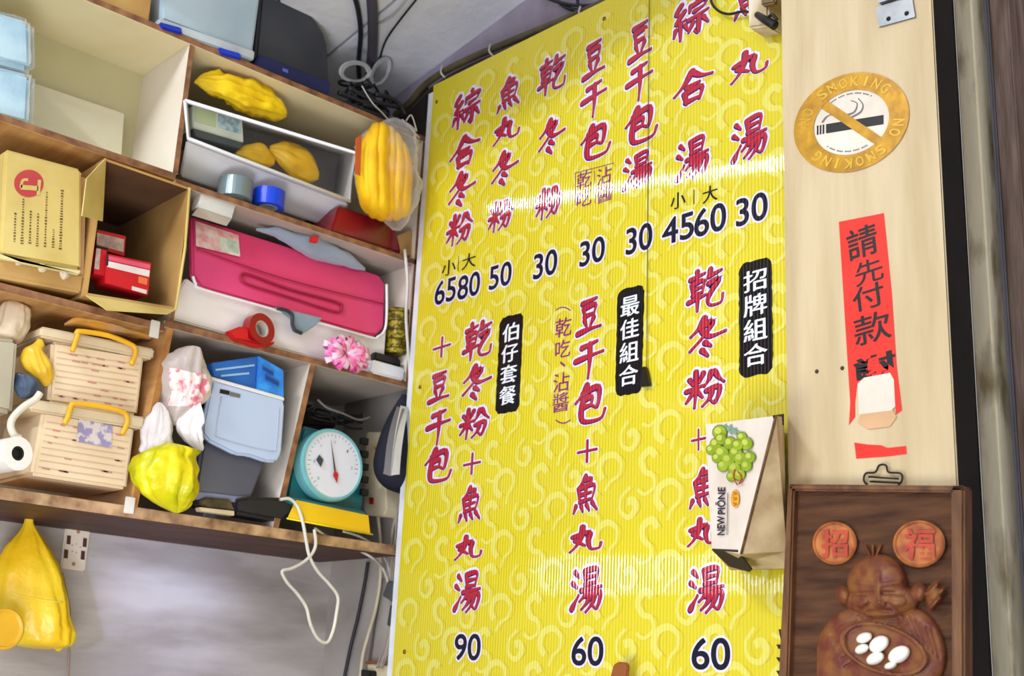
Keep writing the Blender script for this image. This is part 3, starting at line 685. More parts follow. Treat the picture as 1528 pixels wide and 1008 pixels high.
# chunky hanger things at top right of board: white junction box, black plug and cable
jb = thing('junction_box', S_(1152, 62, .03), 'small white junction box at the top right corner of the menu board', 'junction box')
put('body', prism([S_(1136,-30,.002), S_(1168,-38,.002), S_(1168,52,.002), S_(1138,56,.002)], (0, -.045, 0), .004), M('yellowed_plastic', (226, 216, 190), .5, vs=20, col2=(186, 160, 120)), jb)
put('terminal', prism([S_(1140,-20,.047), S_(1162,-24,.047), S_(1162,8,.047), S_(1141,12,.047)], (0, -.012, 0), .003), M('brass_brown', (120, 96, 60), .5), jb)
m_cable_b = M('black_cable', (22, 22, 24), .4)
bm = tube([S_(x, y, o_) for x, y, o_ in ((1060,-14,.01),(1062,4,.012),(1072,16,.014),(1088,21,.016),(1110,17,.02),(1130,22,.04),(1146,30,.06))], .0026, 8)
tube([S_(x, y, o_) for x, y, o_ in ((1130,22,.05),(1142,30,.062),(1156,38,.062))], lambda t: .006 + .003*t, 10, bm)
tube([S_(x, y, o_) for x, y, o_ in ((1142,30,.062),(1152,22,.066),(1160,30,.06))], .003, 8, bm)
solo('black_cable', bm, m_cable_b, 'black cable with a plug looping across the top right of the menu board', 'cable')
# wooden stick and paper crown at the bottom
solo('wooden_stick', prism([S_(914,1012,.03), S_(919,992,.03), S_(926,987,.03), S_(938,988,.03), S_(941,993,.03), S_(935,1060,.03), S_(905,1060,.03)], (0, -.008, 0), .002), M('brown_stick', (150, 84, 40), .5, vs=14), 'brown wooden stick tip sticking up at the bottom of the menu board', 'stick')
t = thing('paper_cutout', S_(1172, 1060, .01), 'orange paper cutout with pointed black edge, half behind the plaque at bottom', 'paper')
put('sheet', prism([S_(x, y, .006) for x, y in ((1162,938),(1186,946),(1190,1060),(1170,1060),(1171,1010),(1166,985),(1168,965))], (0, -.0012, 0)), M('orange_card', (226, 164, 100), .6), t)
bm = bmesh.new()
for y in (964, 983, 1003, 1024): flat_poly(bm, [S_(1158, y-3, .009), S_(1167, y-3, .009), S_(1166, y+3, .009), S_(1162, y+4, .009)])
ribbon(bm, [(1163,940),(1168,965)], 2, lambda x, y: S_(x, y, .009), 0, False, False); ribbon(bm, [(1162,939),(1180,943)], 2, lambda x, y: S_(x, y, .009), 0, False, False)
put('black_teeth', bm, m_b2, t)

# ================================================================== THINGS IN THE CABINET
def cq(pts, d): return [C_(x, y, d) for x, y in pts]
def cprism(pts, d, depth, bev=.002, bm=None, mi=0): return prism(cq(pts, d), (-depth, 0, 0), bev, bm, mi=mi)
def CU(d): return lambda x, y: C_(x, y, d)
m_yb = M('yellow_bag', (250, 214, 20), .3, vs=14, col2=(232, 186, 10), bump=.003, bs=36)
m_yb2 = M('yellow_bag_dull', (240, 196, 60), .35, vs=14, col2=(226, 176, 40), bump=.003, bs=36)
m_lime = M('lime_bag', (246, 222, 20), .3, vs=10, col2=(196, 196, 16), bump=.003, bs=36)
m_clear = film('clear_film', (240, 242, 244), .12)
m_milky = film('milky_plastic', (226, 228, 230), .55, .3, .0004)
m_cloud = film('cloudy_bag', (236, 222, 214), .62, .3, .003, 60)
m_whitep = M('white_plastic', (234, 234, 238), .35, var=.04)
m_greyp = M('pale_grey_plastic', (206, 210, 214), .4, var=.05)
m_kraft = M('kraft', (222, 200, 124), .6, vs=8, col2=(204, 178, 100), bump=.001, bs=30)
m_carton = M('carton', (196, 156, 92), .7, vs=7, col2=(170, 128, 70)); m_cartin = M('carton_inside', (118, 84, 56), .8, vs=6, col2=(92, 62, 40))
m_redbox = M('red_card', (206, 24, 34), .5, var=.05); m_navyp = M('navy_plastic', (30, 36, 84), .45, var=.1)

# -- top left cubby: wrapped foam tubs
m_foam = M('pale_blue_foam', (196, 226, 238), .5, vs=16, col2=(160, 200, 220), bump=.002)
for nm, q, lab in (('wrapped_tub', [(-60,-4),(50,30),(52,104),(-60,76)], 'upper pale blue foam tub in clear wrap in the big empty cubby'),
                   ('wrapped_tub', [(-60,80),(52,108),(48,188),(-60,158)], 'lower pale blue foam tub in clear wrap standing on the cubby shelf at left')):
    t = thing(nm, C_(0, q[2][1], .1), lab, 'tub', 'wrapped foam tubs')
    put('tub', cprism([(x-3, y+1) for x, y in q], .02, .19, .012), m_foam, t)
    bm = cprism([(x + (5 if x > 0 else -5), y + (3 if i > 1 else -3)) for i, (x, y) in enumerate(q)], .012, .204, .014)
    bmesh.ops.subdivide_edges(bm, edges=bm.edges[:], cuts=4, use_grid_fill=True)
    for v in bm.verts: v.co += Vector((0, 1, 1)) * .003 * noise.noise(v.co * 40)
    put('wrap', bm, m_clear, t)

# -- top of the cabinet
t = thing('cardboard_box', C_(180, 20, .1), 'tan cardboard box on top of the cabinet, left of the translucent tote', 'box')
put('body', cprism([(120,-40),(230,-30),(222,34),(112,-6)], .012, .2), m_carton, t)
t = thing('storage_tote', C_(300, 70, .1), 'translucent pale grey tote with blue latches on top of the cabinet', 'tote')
put('body', cprism([(244,-60),(394,-40),(378,84),(240,30)], .014, .22, .008), M('translucent_tote', (190, 208, 216), .35, vs=5, col2=(164, 184, 196)), t)
put('lip', cprism([(238,26),(381,76),(379,90),(236,40)], .006, .236, .003), M('tote_lip', (206, 216, 220), .35), t)
m_latch = M('blue_latch', (34, 60, 196), .35)
for cx, cy in ((256, 42), (344, 80)): put('latch', cprism([(cx-17,cy-10),(cx+16,cy-1),(cx+17,cy+9),(cx-14,cy)], -.006, .016, .003), m_latch, t)
t = thing('dark_bin', C_(440, 110, .1), 'dark grey rounded bin on top of the cabinet right of the tote', 'bin')
put('body', cprism([(380,98),(394,-50),(420,-14),(450,8),(468,24),(484,48),(490,70),(492,140)], .05, .16, .006), M('charcoal_plastic', (66, 68, 74), .5, vs=6, col2=(52, 54, 62)), t)
t = thing('navy_folder', C_(440, 130, .02), 'flat navy blue folder lying at the front edge of the cabinet top', 'folder')
put('cover', cprism([(388,80),(494,122),(490,144),(380,98)], .012, .10, .003), m_navyp, t)
put('label', cprism([(422,101),(430,104),(430,109),(422,106)], .0105, .0014, 0), M('folder_label', (90, 110, 190), .5), t)

# cable nest above the corner
m_cg = M('grey_cable', (176, 178, 180), .45); m_cb = M('dark_cable', (34, 36, 42), .45); m_wc = M('white_cable', (228, 222, 212), .4)
def coil(bm, cx, cy, rx, ry, d, r, turns=3, tilt=0.0, seed=0):
    pts = []; rnd = random.Random(seed)
    for i in range(turns*10+1):
        a = 2*PI*i/10; k = 1 - .08*(i/10) + rnd.uniform(-.03, .03); x, y = rx*k*math.cos(a), ry*k*math.sin(a)
        pts.append(C_(cx + x*math.cos(tilt) - y*math.sin(tilt), cy + x*math.sin(tilt) + y*math.cos(tilt) + i*.06, d + .01*math.sin(a) + .002*i/10))
    return tube(pts, r, 6, bm, 4)
bm = coil(None, 530, 106, 24, 16, .05, .003, 3, -.05, 1)
solo('cable_coil', bm, m_cg, 'flat grey cable coil lying on the black cable nest above the cabinet corner', 'cable')
bm = coil(None, 568, 106, 12, 24, .07, .003, 3, .5, 2)
solo('cable_coil', bm, m_cg, 'upright grey cable coil leaning right of the flat coil in the corner', 'cable')
bm = None
rnd = random.Random(5)
for i in range(16):
    cx, cy = rnd.uniform(512, 585), rnd.uniform(128, 158) + 0
    p = [C_(cx + rnd.uniform(-26, 22), min(cy + rnd.uniform(-16, 16), 150 + (cx-500)*.28), .06 + rnd.uniform(-.035, .03)) for _ in range(5)]
    bm = tube(p, .0035, 6, bm, 5)
for q in ([(498,150),(520,156),(545,165),(575,176)], [(505,138),(540,152),(580,172)], [(560,140),(590,150),(606,172)], [(520,130),(556,150),(596,160)]):
    bm = tube([C_(x, y, .03) for x, y in q], .006, 7, bm, 5)
o = solo('cable_nest', bm, m_cb, 'tangled black cable nest on the right end of the cabinet top', 'cables')
solo('zip_tie', tube([C_(x, y, .015) for x, y in ((540,128),(548,142),(558,156),(572,170),(582,182))], .0016, 6), m_wc, 'thin white zip tie end hanging down over the black cable nest', 'zip tie')
# cables and pipe running over the ceiling
for nm, pts, r, m, lab in (
    ('ceiling_pipe', [(552,-30),(556,20),(556,70),(552,112)], .013, M('grey_conduit', (74, 72, 82), .5), 'thick dark grey conduit coming down from the ceiling to the corner'),
    ('ceiling_cable', [(524,-20),(534,14),(538,50),(535,92),(536,116)], .006, m_cb, 'black cable curving down left of the thick grey conduit'),
    ('ceiling_cable', [(618,-16),(590,20),(560,40),(538,62),(534,86)], .0028, m_cg, 'pale grey cable crossing over the thick grey conduit'),
    ('ceiling_cable', [(634,-16),(600,26),(576,60),(566,90)], .0026, m_cb, 'thin dark cable slanting over the pale ceiling sheet')):
    solo(nm, tube([G_(x, y, r + .004) for x, y in pts], r, 10), m, lab, 'pipe' if 'pipe' in nm else 'cable')

# conduit above the menu board
t = thing('wall_conduit', Yp(780, 60, 1.765), 'olive brown conduit running above the menu board with wire clips', 'conduit')
bm = tube([Yp(590, 172, 1.77), Yp(612, 152, 1.765), Yp(640, 122, 1.765), Yp(700, 88, 1.765), Yp(860, 22, 1.765), Yp(960, -24, 1.765)], .009, 10)
put('pipe', bm, M('olive_conduit', (104, 92, 62), .5, vs=12, col2=(70, 62, 48)), t)
bm = tube([Yp(588, 184, 1.775), Yp(616, 160, 1.772), Yp(644, 134, 1.772), Yp(700, 100, 1.772), Yp(860, 34, 1.772), Yp(960, -10, 1.772)], .006, 8)
put('lower_cable', bm, M('brown_cable', (58, 50, 44), .5), t)
for px, py in ((662, 108), (734, 76), (868, 20)):
    put('clip', tube([Yp(px-2, py-10, 1.76), Yp(px-4, py, 1.748), Yp(px+2, py+8, 1.756)], .0025, 6), M('white_clip', (210, 206, 196), .5), t)
bm = tube([Yp(x, y, 1.775) for x, y in ((820,-14),(840,8),(868,16),(900,6),(940,-14))], .005, 7)
tube([Yp(x, y, 1.77) for x, y in ((800,-10),(836,4),(880,8),(930,-8))], .004, 7, bm); tube([Yp(x, y, 1.77) for x, y in ((874,16),(862,4),(866,-12))], .004, 7, bm)
solo('wire_bundle', bm, m_cb, 'dark wire bundle above the conduit at the top of the menu board', 'wires')
solo('dark_gap_filler', prism([Yp(588,166,1.77), Yp(637,126,1.77), Yp(630,330,1.77), Yp(604,352,1.77)], (0, .006, 0)), m_dark, 'dark filler sheet added for the shaded gap left of the menu board top', 'sheet')  # added sheet whose dark colour stands in for the shaded gap

# -- right upper cubby
t = solo('yellow_bag', pxbag([(290,122,2),(303,121,13),(330,130,21),(360,142,27),(392,152,25),(414,162,17),(428,170,4)], CU(.045), .8, 3, .2, .3), m_yb, 'bright yellow plastic bag lying on top of the clear bin in the upper cubby', 'bag')
# clear bin tipped forward: its open mouth faces out and up
t = thing('clear_bin', C_(400, 300, .05), 'clear plastic bin with rolled rim in the upper cubby, holding yellow bags', 'bin')
rim = [(276,150),(530,228),(522,300),(280,206)]
f4 = cq(rim, -.004); b4 = cq([(284,168),(506,232),(500,286),(288,214)], .18)
put('wall', shell(f4, b4, .003), M('bin_inside', (206, 204, 200), .4, vs=4, col2=(182, 178, 176)), t)
bm = tube([C_(x, y, -.006) for x, y in rim + [rim[0]]], .0042, 8, None, 0)
put('rim', bm, m_whitep, t)
put('lower_wall', hexa([C_(278,208,.012), C_(520,302,.012), C_(500,342,.088), C_(268,262,.088)], [C_(278,214,.17), C_(515,306,.17), C_(495,340,.17), C_(272,268,.17)], .004), M('bin_wall', (228, 226, 232), .35, vs=3, col2=(206, 206, 220)), t)
tb = thing('paper_carton', C_(330, 210, .05), 'white printed paper carton inside the clear bin at its left end', 'box')
put('body', cprism([(288,156),(362,178),(364,212),(288,190)], .03, .10, .002), M('carton_white', (216, 222, 206), .5), tb)
put('label', cprism([(291,160),(322,168),(322,190),(291,181)], .0286, .0012, 0), M('green_label', (190, 204, 160), .5), tb)
put('label', cprism([(326,170),(359,180),(360,200),(326,190)], .0286, .0012, 0), M('blue_label', (188, 208, 214), .5, vs=80, col2=(120, 150, 160)), tb)
put('dark_face', cprism([(288,191),(362,212),(360,222),(292,204)], .034, .09, .001), M('slate', (84, 92, 94), .5), tb)
solo('yellow_bag', pxbag([(352,228,2),(366,226,12),(384,230,17),(398,236,15),(410,242,4)], CU(.06), .8, 11, .08, .15), m_yb2, 'small yellow bag inside the clear bin beside the white carton', 'bag')
solo('yellow_bag', pxbag([(402,222,5),(420,228,20),(440,240,26),(462,252,22),(476,262,6)], CU(.06), .8, 12, .08, .15), m_yb2, 'larger dull yellow bag inside the clear bin, right of the small one', 'bag')
def roll(name, cx, cy, w, h, d, m, core, lab):
    c = C_(cx, cy, d); s = per_px(c); r = w/2*s; hh = h*s
    t = thing(name, c - Vector((0, 0, hh/2)), lab, 'tape roll', 'tape rolls')
    put('tape', lathe(c, (0, 0, 1), [(-hh/2, r*.6), (-hh/2, r), (hh/2, r), (hh/2, r*.6)], 36, loop=True), m, t)
    put('core', lathe(c, (0, 0, 1), [(-hh*.5, r*.52), (-hh*.5, r*.595), (hh*.505, r*.595), (hh*.505, r*.52)], 36, loop=True), core, t)
mt_silver = M('silver_tape', (140, 158, 162), .3, metal=.4, vs=4); mt_core = M('paper_core', (206, 198, 184), .6)
roll('tape_roll', 351, 284, 52, 30, .035, mt_silver, mt_core, 'silver tape roll standing at the shelf edge under the clear bin')
roll('tape_roll', 401, 298, 48, 26, .03, M('blue_tape', (24, 70, 220), .25, var=.05), mt_core, 'bright blue tape roll right of the silver one on the shelf edge')
t = solo('dark_red_box', cprism([(506,306),(590,336),(600,378),(494,345)], .012, .16, .004), M('dark_red_foil', (140, 10, 30), .25, vs=6, col2=(90, 6, 20), coat=.5), 'shiny dark red box on the shelf behind the hanging yellow sponges', 'box')
solo('brown_card', cprism([(592,352),(614,342),(614,382),(598,380)], .014, .05, .001), m_carton, 'small brown card piece standing at the right end of the middle shelf', 'card')

# hanging clear bag of yellow sponges in front of the cabinet's upper right corner
t = thing('sponge_bag', C_(578, 340, -.06), 'clear plastic bag full of yellow cloths hanging at the upper right cabinet corner', 'bag')
m_sp = M('sponge_yellow', (252, 208, 16), .6, vs=12, col2=(240, 176, 8), bump=.002)
for k, (px, hw, hh, dy) in enumerate(((546,10,58,0),(556,12,66,-2),(568,12,68,0),(580,12,66,2),(592,11,62,6),(604,9,54,10))):
    hw *= 1.35; rows = [(px*.7+172, 258+dy-hh, 2), (px*.8+116, 258+dy-hh*.9, hw*.7), (px, 258+dy-hh*.3, hw), (px-1, 258+dy+hh*.3, hw), (px*.9+58, 258+dy+hh*.85, hw*.8), (px*.8+116, 258+dy+hh, 2)]
    put('yellow_cloth', pxbag(rows, CU(-.045 - .004*(k % 3)), 2.6, k+30, .05, .06, n=20, k=4), m_sp, t)
put('film', pxbag([(590,176,3),(588,186,22),(582,205,42),(578,240,49),(578,280,48),(584,310,36),(590,328,22),(592,342,8)], CU(-.052), .78, 41, .06, .12, n=48), m_clear, t)
put('orange_label', prism(cq([(531,206),(540,200),(538,262),(530,258)], -.09), (-.002, 0, 0)), M('orange_print', (206, 96, 40), .5), t)
for q in ([(606,180),(614,172),(622,196)], [(600,178),(612,190),(626,206)]): put('tie', tube([C_(x, y, -.06) for x, y in q], .0016, 6), m_wc, t)

# -- big pink lidded storage box on the middle shelf
t = thing('pink_lid_box', C_(420, 540, .05), 'big white storage box with a pink lid filling the middle shelf', 'storage box')
m_pink = M('pink_lid', (232, 78, 134), .3, vs=2, col2=(212, 50, 98)); m_pinkd = M('dark_pink', (168, 24, 66), .4)
lid = [(286,322),(566,410),(575,424),(573,488),(562,499),(548,498),(302,428),(288,410)]
# white rim round the lid and the body below it
rimw = [(262,402),(284,405),(300,432),(548,503),(566,502),(578,486),(580,500),(566,540),(536,556),(250,476)]
body = [(276,330),(290,418),(302,434),(548,504),(566,503),(578,488),(576,556),(264,474),(264,420)]
put('body', cprism([(278,414),(296,426),(310,432),(548,502),(566,502),(577,490),(572,562),(258,476),(262,440)], .022, .2, .003), M('white_box_plastic', (236, 228, 224), .4, vs=3, col2=(222, 212, 214)), t)
put('rim', tube(cq([(288,412),(292,423),(304,432),(420,465),(548,502),(564,502),(574,492),(577,470),(577,424)], .006), .0032, 8), m_whitep, t)
def lq(pts, off):                                     # points on the lid's own sloping face
    A, B, Cc = C_(286,322,.057), C_(302,428,.012), C_(548,498,.012); n = (B-A).cross(Cc-A).normalized()
    if n.x < 0: n = -n
    out = []
    for x, y in pts:
        r = ray(x, y); tt = (A-O).dot(n) / r.dot(n); out.append(O + r*tt + n*off)
    return out, n
p, n_ = lq(lid, .0); put('lid', prism(p, -n_*.018, .004), m_pink, t)
p, n_ = lq([(290,331),(354,352),(357,384),(291,368)], .0045); put('sticker', prism(p, -n_*.001), M('pink_white_sticker', (232, 214, 208), .5, vs=50, col2=(220, 150, 150)), t)
p, n_ = lq([(326,354),(352,362),(354,380),(327,373)], .0052); put('sticker', prism(p, -n_*.001), M('green_white_sticker', (214, 220, 200), .5, vs=60, col2=(160, 190, 170)), t)
for q, wd in (([(292,372),(420,416),(574,455)], .0016),):
    p, _ = lq(q, .004); put('groove', tube(p, wd, 6), m_pinkd, t)
p, _ = lq([(358,414),(368,410),(430,432),(502,452),(508,460)], .004); bm = tube(p, .003, 8)
p, _ = lq([(358,414),(366,424),(430,444),(500,466),(508,460)], .004); tube(p, .0025, 8, bm)
put('handle', bm, m_pinkd, t)
put('clasp', cprism([(412,457),(482,474),(470,486),(452,498),(440,494),(436,474)], -.004, .012, .002), M('steel_clasp', (140, 158, 176), .4), t)
put('clasp_hook', tube(cq([(414,460),(428,463),(436,470),(436,482),(440,492),(450,497)], -.012), .0042, 8), M('dark_hook', (48, 52, 62), .4), t)
solo('clear_wrap', pxbag([(382,342,2),(410,346,9),(450,362,15),(490,376,15),(520,388,12),(545,402,3)], CU(.045), 1.0, 17, .05, .25), film('bluish_film', (190, 204, 224), .6), 'bluish clear plastic wrap lying on top of the pink lidded box', 'wrap')
solo('red_mark', cprism([(466,352),(476,352),(474,362),(464,360)], .006, .01, .001), m_redbox, 'tiny red tag on the bluish wrap above the pink lid', 'tag')
t = thing('white_carton', C_(320, 330, .05), 'small white paper carton lying at the left end of the middle shelf', 'box')
put('front_face', cprism([(300,288),(352,305),(346,326),(296,309)], .006, .03, .001), M('white_card', (222, 220, 214), .5), t)
put('lower_face', hexa(cq([(296,309),(346,326),(338,337),(286,321)], .008), cq([(296,309),(346,326),(338,337),(286,321)], .05)), M('beige_card', (190, 176, 162), .6), t)
# red tape dispenser
t = thing('tape_dispenser', C_(380, 510, .0), 'red tape dispenser with a round roll in front of the white storage box', 'tape dispenser')
m_rp = M('red_plastic', (200, 20, 30), .35, var=.08)
c = C_(386, 492, .0); s = per_px(c)
put('roll', lathe(c, (1, .15, .1), [(-.012, 13*s), (-.012, 24*s), (.012, 24*s), (.012, 13*s)], 36, loop=True), M('dark_red_tape', (160, 14, 28), .3), t)
put('core', lathe(c, (1, .15, .1), [(-.010, 11*s), (-.010, 14*s), (.010, 14*s), (.010, 11*s)], 28, loop=True), mt_core, t)
put('body', cprism([(340,494),(360,486),(372,490),(372,504),(392,514),(412,508),(408,515),(385,518),(350,506)], -.012, .02, .003), m_rp, t)
# pink rosette: looped ribbon petals
bm = bmesh.new(); cc = C_(513, 529, -.004); sp = per_px(cc)
for k in range(34):
    a = k*2.39996; Lr = (14 + 30*math.sqrt((k+1)/34))*sp; u = Vector((.55 - .4*(k/34), math.cos(a)*1.05, math.sin(a)*.66)); v = u.cross(Vector((1, .1, .1))).normalized(); nn = u.cross(v).normalized()
    rows = []
    for q in range(9):
        b = q/8*2*PI*.92 + .25; p = cc + u*Lr*(1-math.cos(b))/2 + nn*.011*math.sin(b); rows.append((bm.verts.new(p + v*.0075*(1-.5*abs(math.cos(b/2)))), bm.verts.new(p - v*.0075*(1-.5*abs(math.cos(b/2))))))
    for (a0, a1), (b0, b1) in zip(rows, rows[1:]):
        f = bm.faces.new((a0, b0, b1, a1)); f.smooth = True; f.material_index = 1 if k % 3 == 0 else 0
solo('pink_rosette', bm, [M('pink_ribbon', (250, 90, 176), .3, vs=60, col2=(255, 170, 214), amt=(.45, .6), coat=.4), M('pale_pink_ribbon', (255, 214, 234), .3, coat=.4)], 'pink and white ribbon rosette at the shelf edge below the pink lid', 'rosette')
# gold tin and white roll at the right end
t = thing('gold_tin', C_(592, 528, .03), 'olive gold patterned tin standing at the right end of the middle shelf', 'tin')
c0, c1 = C_(590, 530, .03), C_(596, 463, .03); s = per_px(c0)
put('can', lathe(c0, c1-c0, [(0, 17*s), (.004, 18*s), ((c1-c0).length-.004, 18*s), ((c1-c0).length, 17*s)], 36), M('gold_pattern', (168, 150, 40), .3, metal=.4, vs=90, col2=(88, 76, 20), amt=(.45, .55)), t)
for k in range(5): put('band', lathe(c0 + (c1-c0)*(.1+.2*k), c1-c0, [(0, 18.3*s), (.0015, 18.8*s), (.003, 18.3*s)], 36), M('dark_gold', (92, 78, 24), .3, metal=.5), t)
t = thing('white_tub', C_(580, 560, .0), 'small white tub with a dark lid at the right shelf end below the gold tin', 'tub')
put('body', cprism([(558,536),(605,549),(603,568),(556,556)], -.004, .05, .004), m_whitep, t)
put('lid', cprism([(560,524),(598,534),(600,548),(560,537)], .004, .035, .004), M('dark_lid', (36, 30, 36), .4), t)
solo('white_cable', tube(cq([(604,372),(608,420),(606,470),(609,520),(612,566)], -.004), .004, 8), m_wc, 'white cable running down the right end of the cabinet behind the menu board', 'cable')

# -- left middle shelf
t = thing('kraft_package', C_(60, 400, .02), 'kraft paper package with a red round mark lying in the carton tray at left', 'package')
KQ = [(8,221),(123,252),(122,402),(0,381)]
put('body', cprism(KQ, -.006, .12, .006), m_kraft, t)
put('fold', cprism([(0,384),(122,403),(118,410),(30,392),(0,380)], -.010, .01, .002), M('kraft_pale', (236, 222, 160), .6), t)
def kd(pts, off): return cq(pts, -.006 - off)
bm = bmesh.new(); flat_poly(bm, kd([(43 + 22*math.cos(2*PI*k/32), 273.5 + 20.5*math.sin(2*PI*k/32)) for k in range(32)], .0006), 0)
for q, wd_ in (([(31,279),(57,281)], 7), ([(59,268),(57,291)], 5), ([(31,280),(34,269),(42,268)], 4)): ribbon(bm, q, wd_, lambda x, y: kd([(x, y)], .001)[0], 1, False, False)
put('red_mark', bm, [M('red_stamp', (206, 72, 72), .6), m_kraft], t)
bm = bmesh.new(); rnd = random.Random(2)
for cx, y0, y1 in ((23,317,362),(35,296,362),(46,314,364),(57,318,366),(70,286,368),(80,342,370),(93,283,371)):
    y = y0
    while y < y1:
        hgt = rnd.uniform(1.6, 3.2); xo = -(y-y0)*.035; wv = rnd.uniform(1.0, 1.8) * (1.4 if cx > 90 or y > y1-10 else 1)
        flat_poly(bm, kd([(cx+xo-wv, y), (cx+xo+wv, y+.5), (cx+xo+wv, y+hgt), (cx+xo-wv, y+hgt-.5)], .0008)); y += hgt + 1.6
put('print', bm, M('faded_print', (110, 84, 50), .6), t)
t = thing('carton_tray', C_(60, 440, .02), 'low cardboard tray under the kraft package at left', 'tray')
put('front', cprism([(-10,378),(10,385),(60,396),(122,412),(120,434),(105,434),(-10,408)], -.0005, .003, 0), m_carton, t)
put('base', cprism([(-60,398),(118,433),(118,437),(-60,404)], -.002, .17, 0), m_carton, t)
put('side', cprism([(118,262),(132,268),(128,300),(124,436),(116,436)], .004, .14, 0), M('carton_tan', (190, 150, 100), .7), t)
for k, (px, py) in enumerate(((26,390),(62,399),(95,409))):
    solo('garlic_bulb', pxbag([(px-2, py-5-k, 2), (px, py-4, 5+k), (px+1, py, 6.5+k), (px, py+4+k*.6, 4+k), (px-1, py+6+k, 2)], CU(.0), .8, k+50, .3, .14, n=20, k=3), M('bulb_white_%d' % k, (236, 216, 186), .6), ('leftmost', 'middle', 'rightmost')[k] + ' pale round bulb peeping out under the kraft package', 'bulb', 'pale bulbs in the tray')
# open carton
t = thing('open_carton', C_(200, 470, .02), 'open cardboard carton lying on its side with red boxes inside', 'carton')
F4 = [(156,236),(283,280),(262,462),(128,440)]
f4 = cq(F4, -.022); b4 = [Vector((XB+.02, p_.y, min(max(p_.z, H+.712), H+.995))) for p_ in f4]
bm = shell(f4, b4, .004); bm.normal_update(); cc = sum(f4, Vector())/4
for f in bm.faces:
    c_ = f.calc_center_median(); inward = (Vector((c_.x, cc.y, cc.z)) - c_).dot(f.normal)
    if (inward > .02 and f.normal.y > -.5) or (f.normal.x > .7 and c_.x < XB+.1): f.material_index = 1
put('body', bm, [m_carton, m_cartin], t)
put('flap', slab([C_(157,236,-.022), C_(128,266,-.10), C_(121,322,-.10), C_(152,330,-.022)], .002), m_kraft, t)
put('flap', slab([C_(128,440,-.022), C_(262,462,-.022), C_(250,468,-.04), C_(160,462,-.05)], .002), m_kraft, t)
put('lip', tube(cq([(283,280),(276,370),(262,462)], -.024), .003, 6, None, 0), m_kraft, t)
def redbox(q, d, lab, extra):
    t = thing('red_box', C_(q[3][0], q[3][1], d+.02), lab, 'box', 'red boxes in the carton')
    put('body', cprism(q, d, .05, .001), m_redbox, t)
    (x0,y0),(x1,y1),(x2,y2),(x3,y3) = q
    def bl(u, v): return (x0*(1-u)*(1-v)+x1*u*(1-v)+x2*u*v+x3*(1-u)*v, y0*(1-u)*(1-v)+y1*u*(1-v)+y2*u*v+y3*(1-u)*v)
    for nm, u0, v0, u1, v1, m in extra: put(nm, cprism([bl(u0,v0), bl(u1,v0), bl(u1,v1), bl(u0,v1)], d-.001, .0012, 0), m, t)
m_wl = M('white_label', (240, 228, 222), .5); m_pl = M('pink_label', (236, 90, 120), .5); m_bl = M('beige_label', (214, 186, 170), .5, vs=80, col2=(180, 150, 140)); m_kl = M('dark_label', (60, 30, 36), .5); m_ol = M('orange_label', (240, 120, 70), .5)
redbox([(145,342),(188,352),(186,382),(144,370)], .045, 'red box with beige panel lying behind, in the open carton', [('panel', .0, .18, .95, .82, m_bl), ('stripe', 0, .78, .4, .95, m_kl)])
redbox([(144,370),(160,373),(158,412),(140,408)], -.004, 'narrow red and beige box end standing left inside the open carton', [('panel', .0, .0, .4, .8, m_bl)])
redbox([(159,378),(226,392),(221,440),(157,422)], -.012, 'bright red box with a white stripe in front in the open carton', [('stripe', .05, .06, .98, .2, m_pl), ('stripe', .03, .24, .98, .44, m_wl), ('barcode', 0, 0, .05, .4, m_kl), ('patch', .75, .5, .95, .7, m_ol), ('label', .62, .86, .96, .98, m_wl)])

# -- left lower shelf
def lid_box(lab, q, lidq, hpts, d, extra=None):
    t = thing('handled_box', C_((q[2][0]+q[3][0])/2, q[3][1], d+.05), lab, 'storage box', 'clear boxes with yellow handles')
    put('body', cprism(q, d, .18, .006), m_bx, t)
    put('lid', cprism(lidq, d-.008, .196, .004), m_bl2, t)
    (x0,y0),(x1,y1),(x2,y2),(x3,y3) = q
    def bl(u, v): return (x0*(1-u)*(1-v)+x1*u*(1-v)+x2*u*v+x3*(1-u)*v, y0*(1-u)*(1-v)+y1*u*(1-v)+y2*u*v+y3*(1-u)*v)
    bm = bmesh.new(); rnd = random.Random(len(lab))
    for r_ in range(8):                                # faint lines of paper rims seen through the wall
        v = .16 + r_*.1; ribbon(bm, [bl(.06, v), bl(.5, v+rnd.uniform(-.01,.01)), bl(.95, v)], 1.6, lambda x, y: C_(x, y, d-.0008), 0, False, False)
    put('paper_stack', bm, M('paper_edge_%d' % len(lab), (218, 188, 156), .6), t)
    bm = bmesh.new()
    for _ in range(26):
        u, v = rnd.uniform(.08, .85), .14 + rnd.randint(0, 7)*.1 + .03; ribbon(bm, [bl(u, v), bl(u + rnd.uniform(.04, .1), v + .004)], 2.2, lambda x, y: C_(x, y, d-.001), 0, False, False)
    put('paper_print', bm, M('faded_red_print_%d' % len(lab), (206, 140, 124), .6), t)['kind'] = 'stuff'
    put('handle', tube(cq(hpts, d-.016), .0052, 8, None, 5), M('amber_handle_%d' % len(lab), (248, 186, 40), .35), t)
    if extra: extra(t, d)
m_bx = M('frosted_box', (236, 214, 178), .4, vs=5, col2=(222, 194, 156)); m_bl2 = M('frosted_lid', (222, 202, 166), .4)
lid_box('upper frosted box with yellow handle stacked on another box, lower left shelf', [(78,508),(216,530),(206,620),(72,600)], [(62,486),(232,520),(229,536),(60,502)], [(108,524),(112,512),(116,500),(118,494),(160,500),(192,512),(202,520),(200,534),(196,544)], .02)
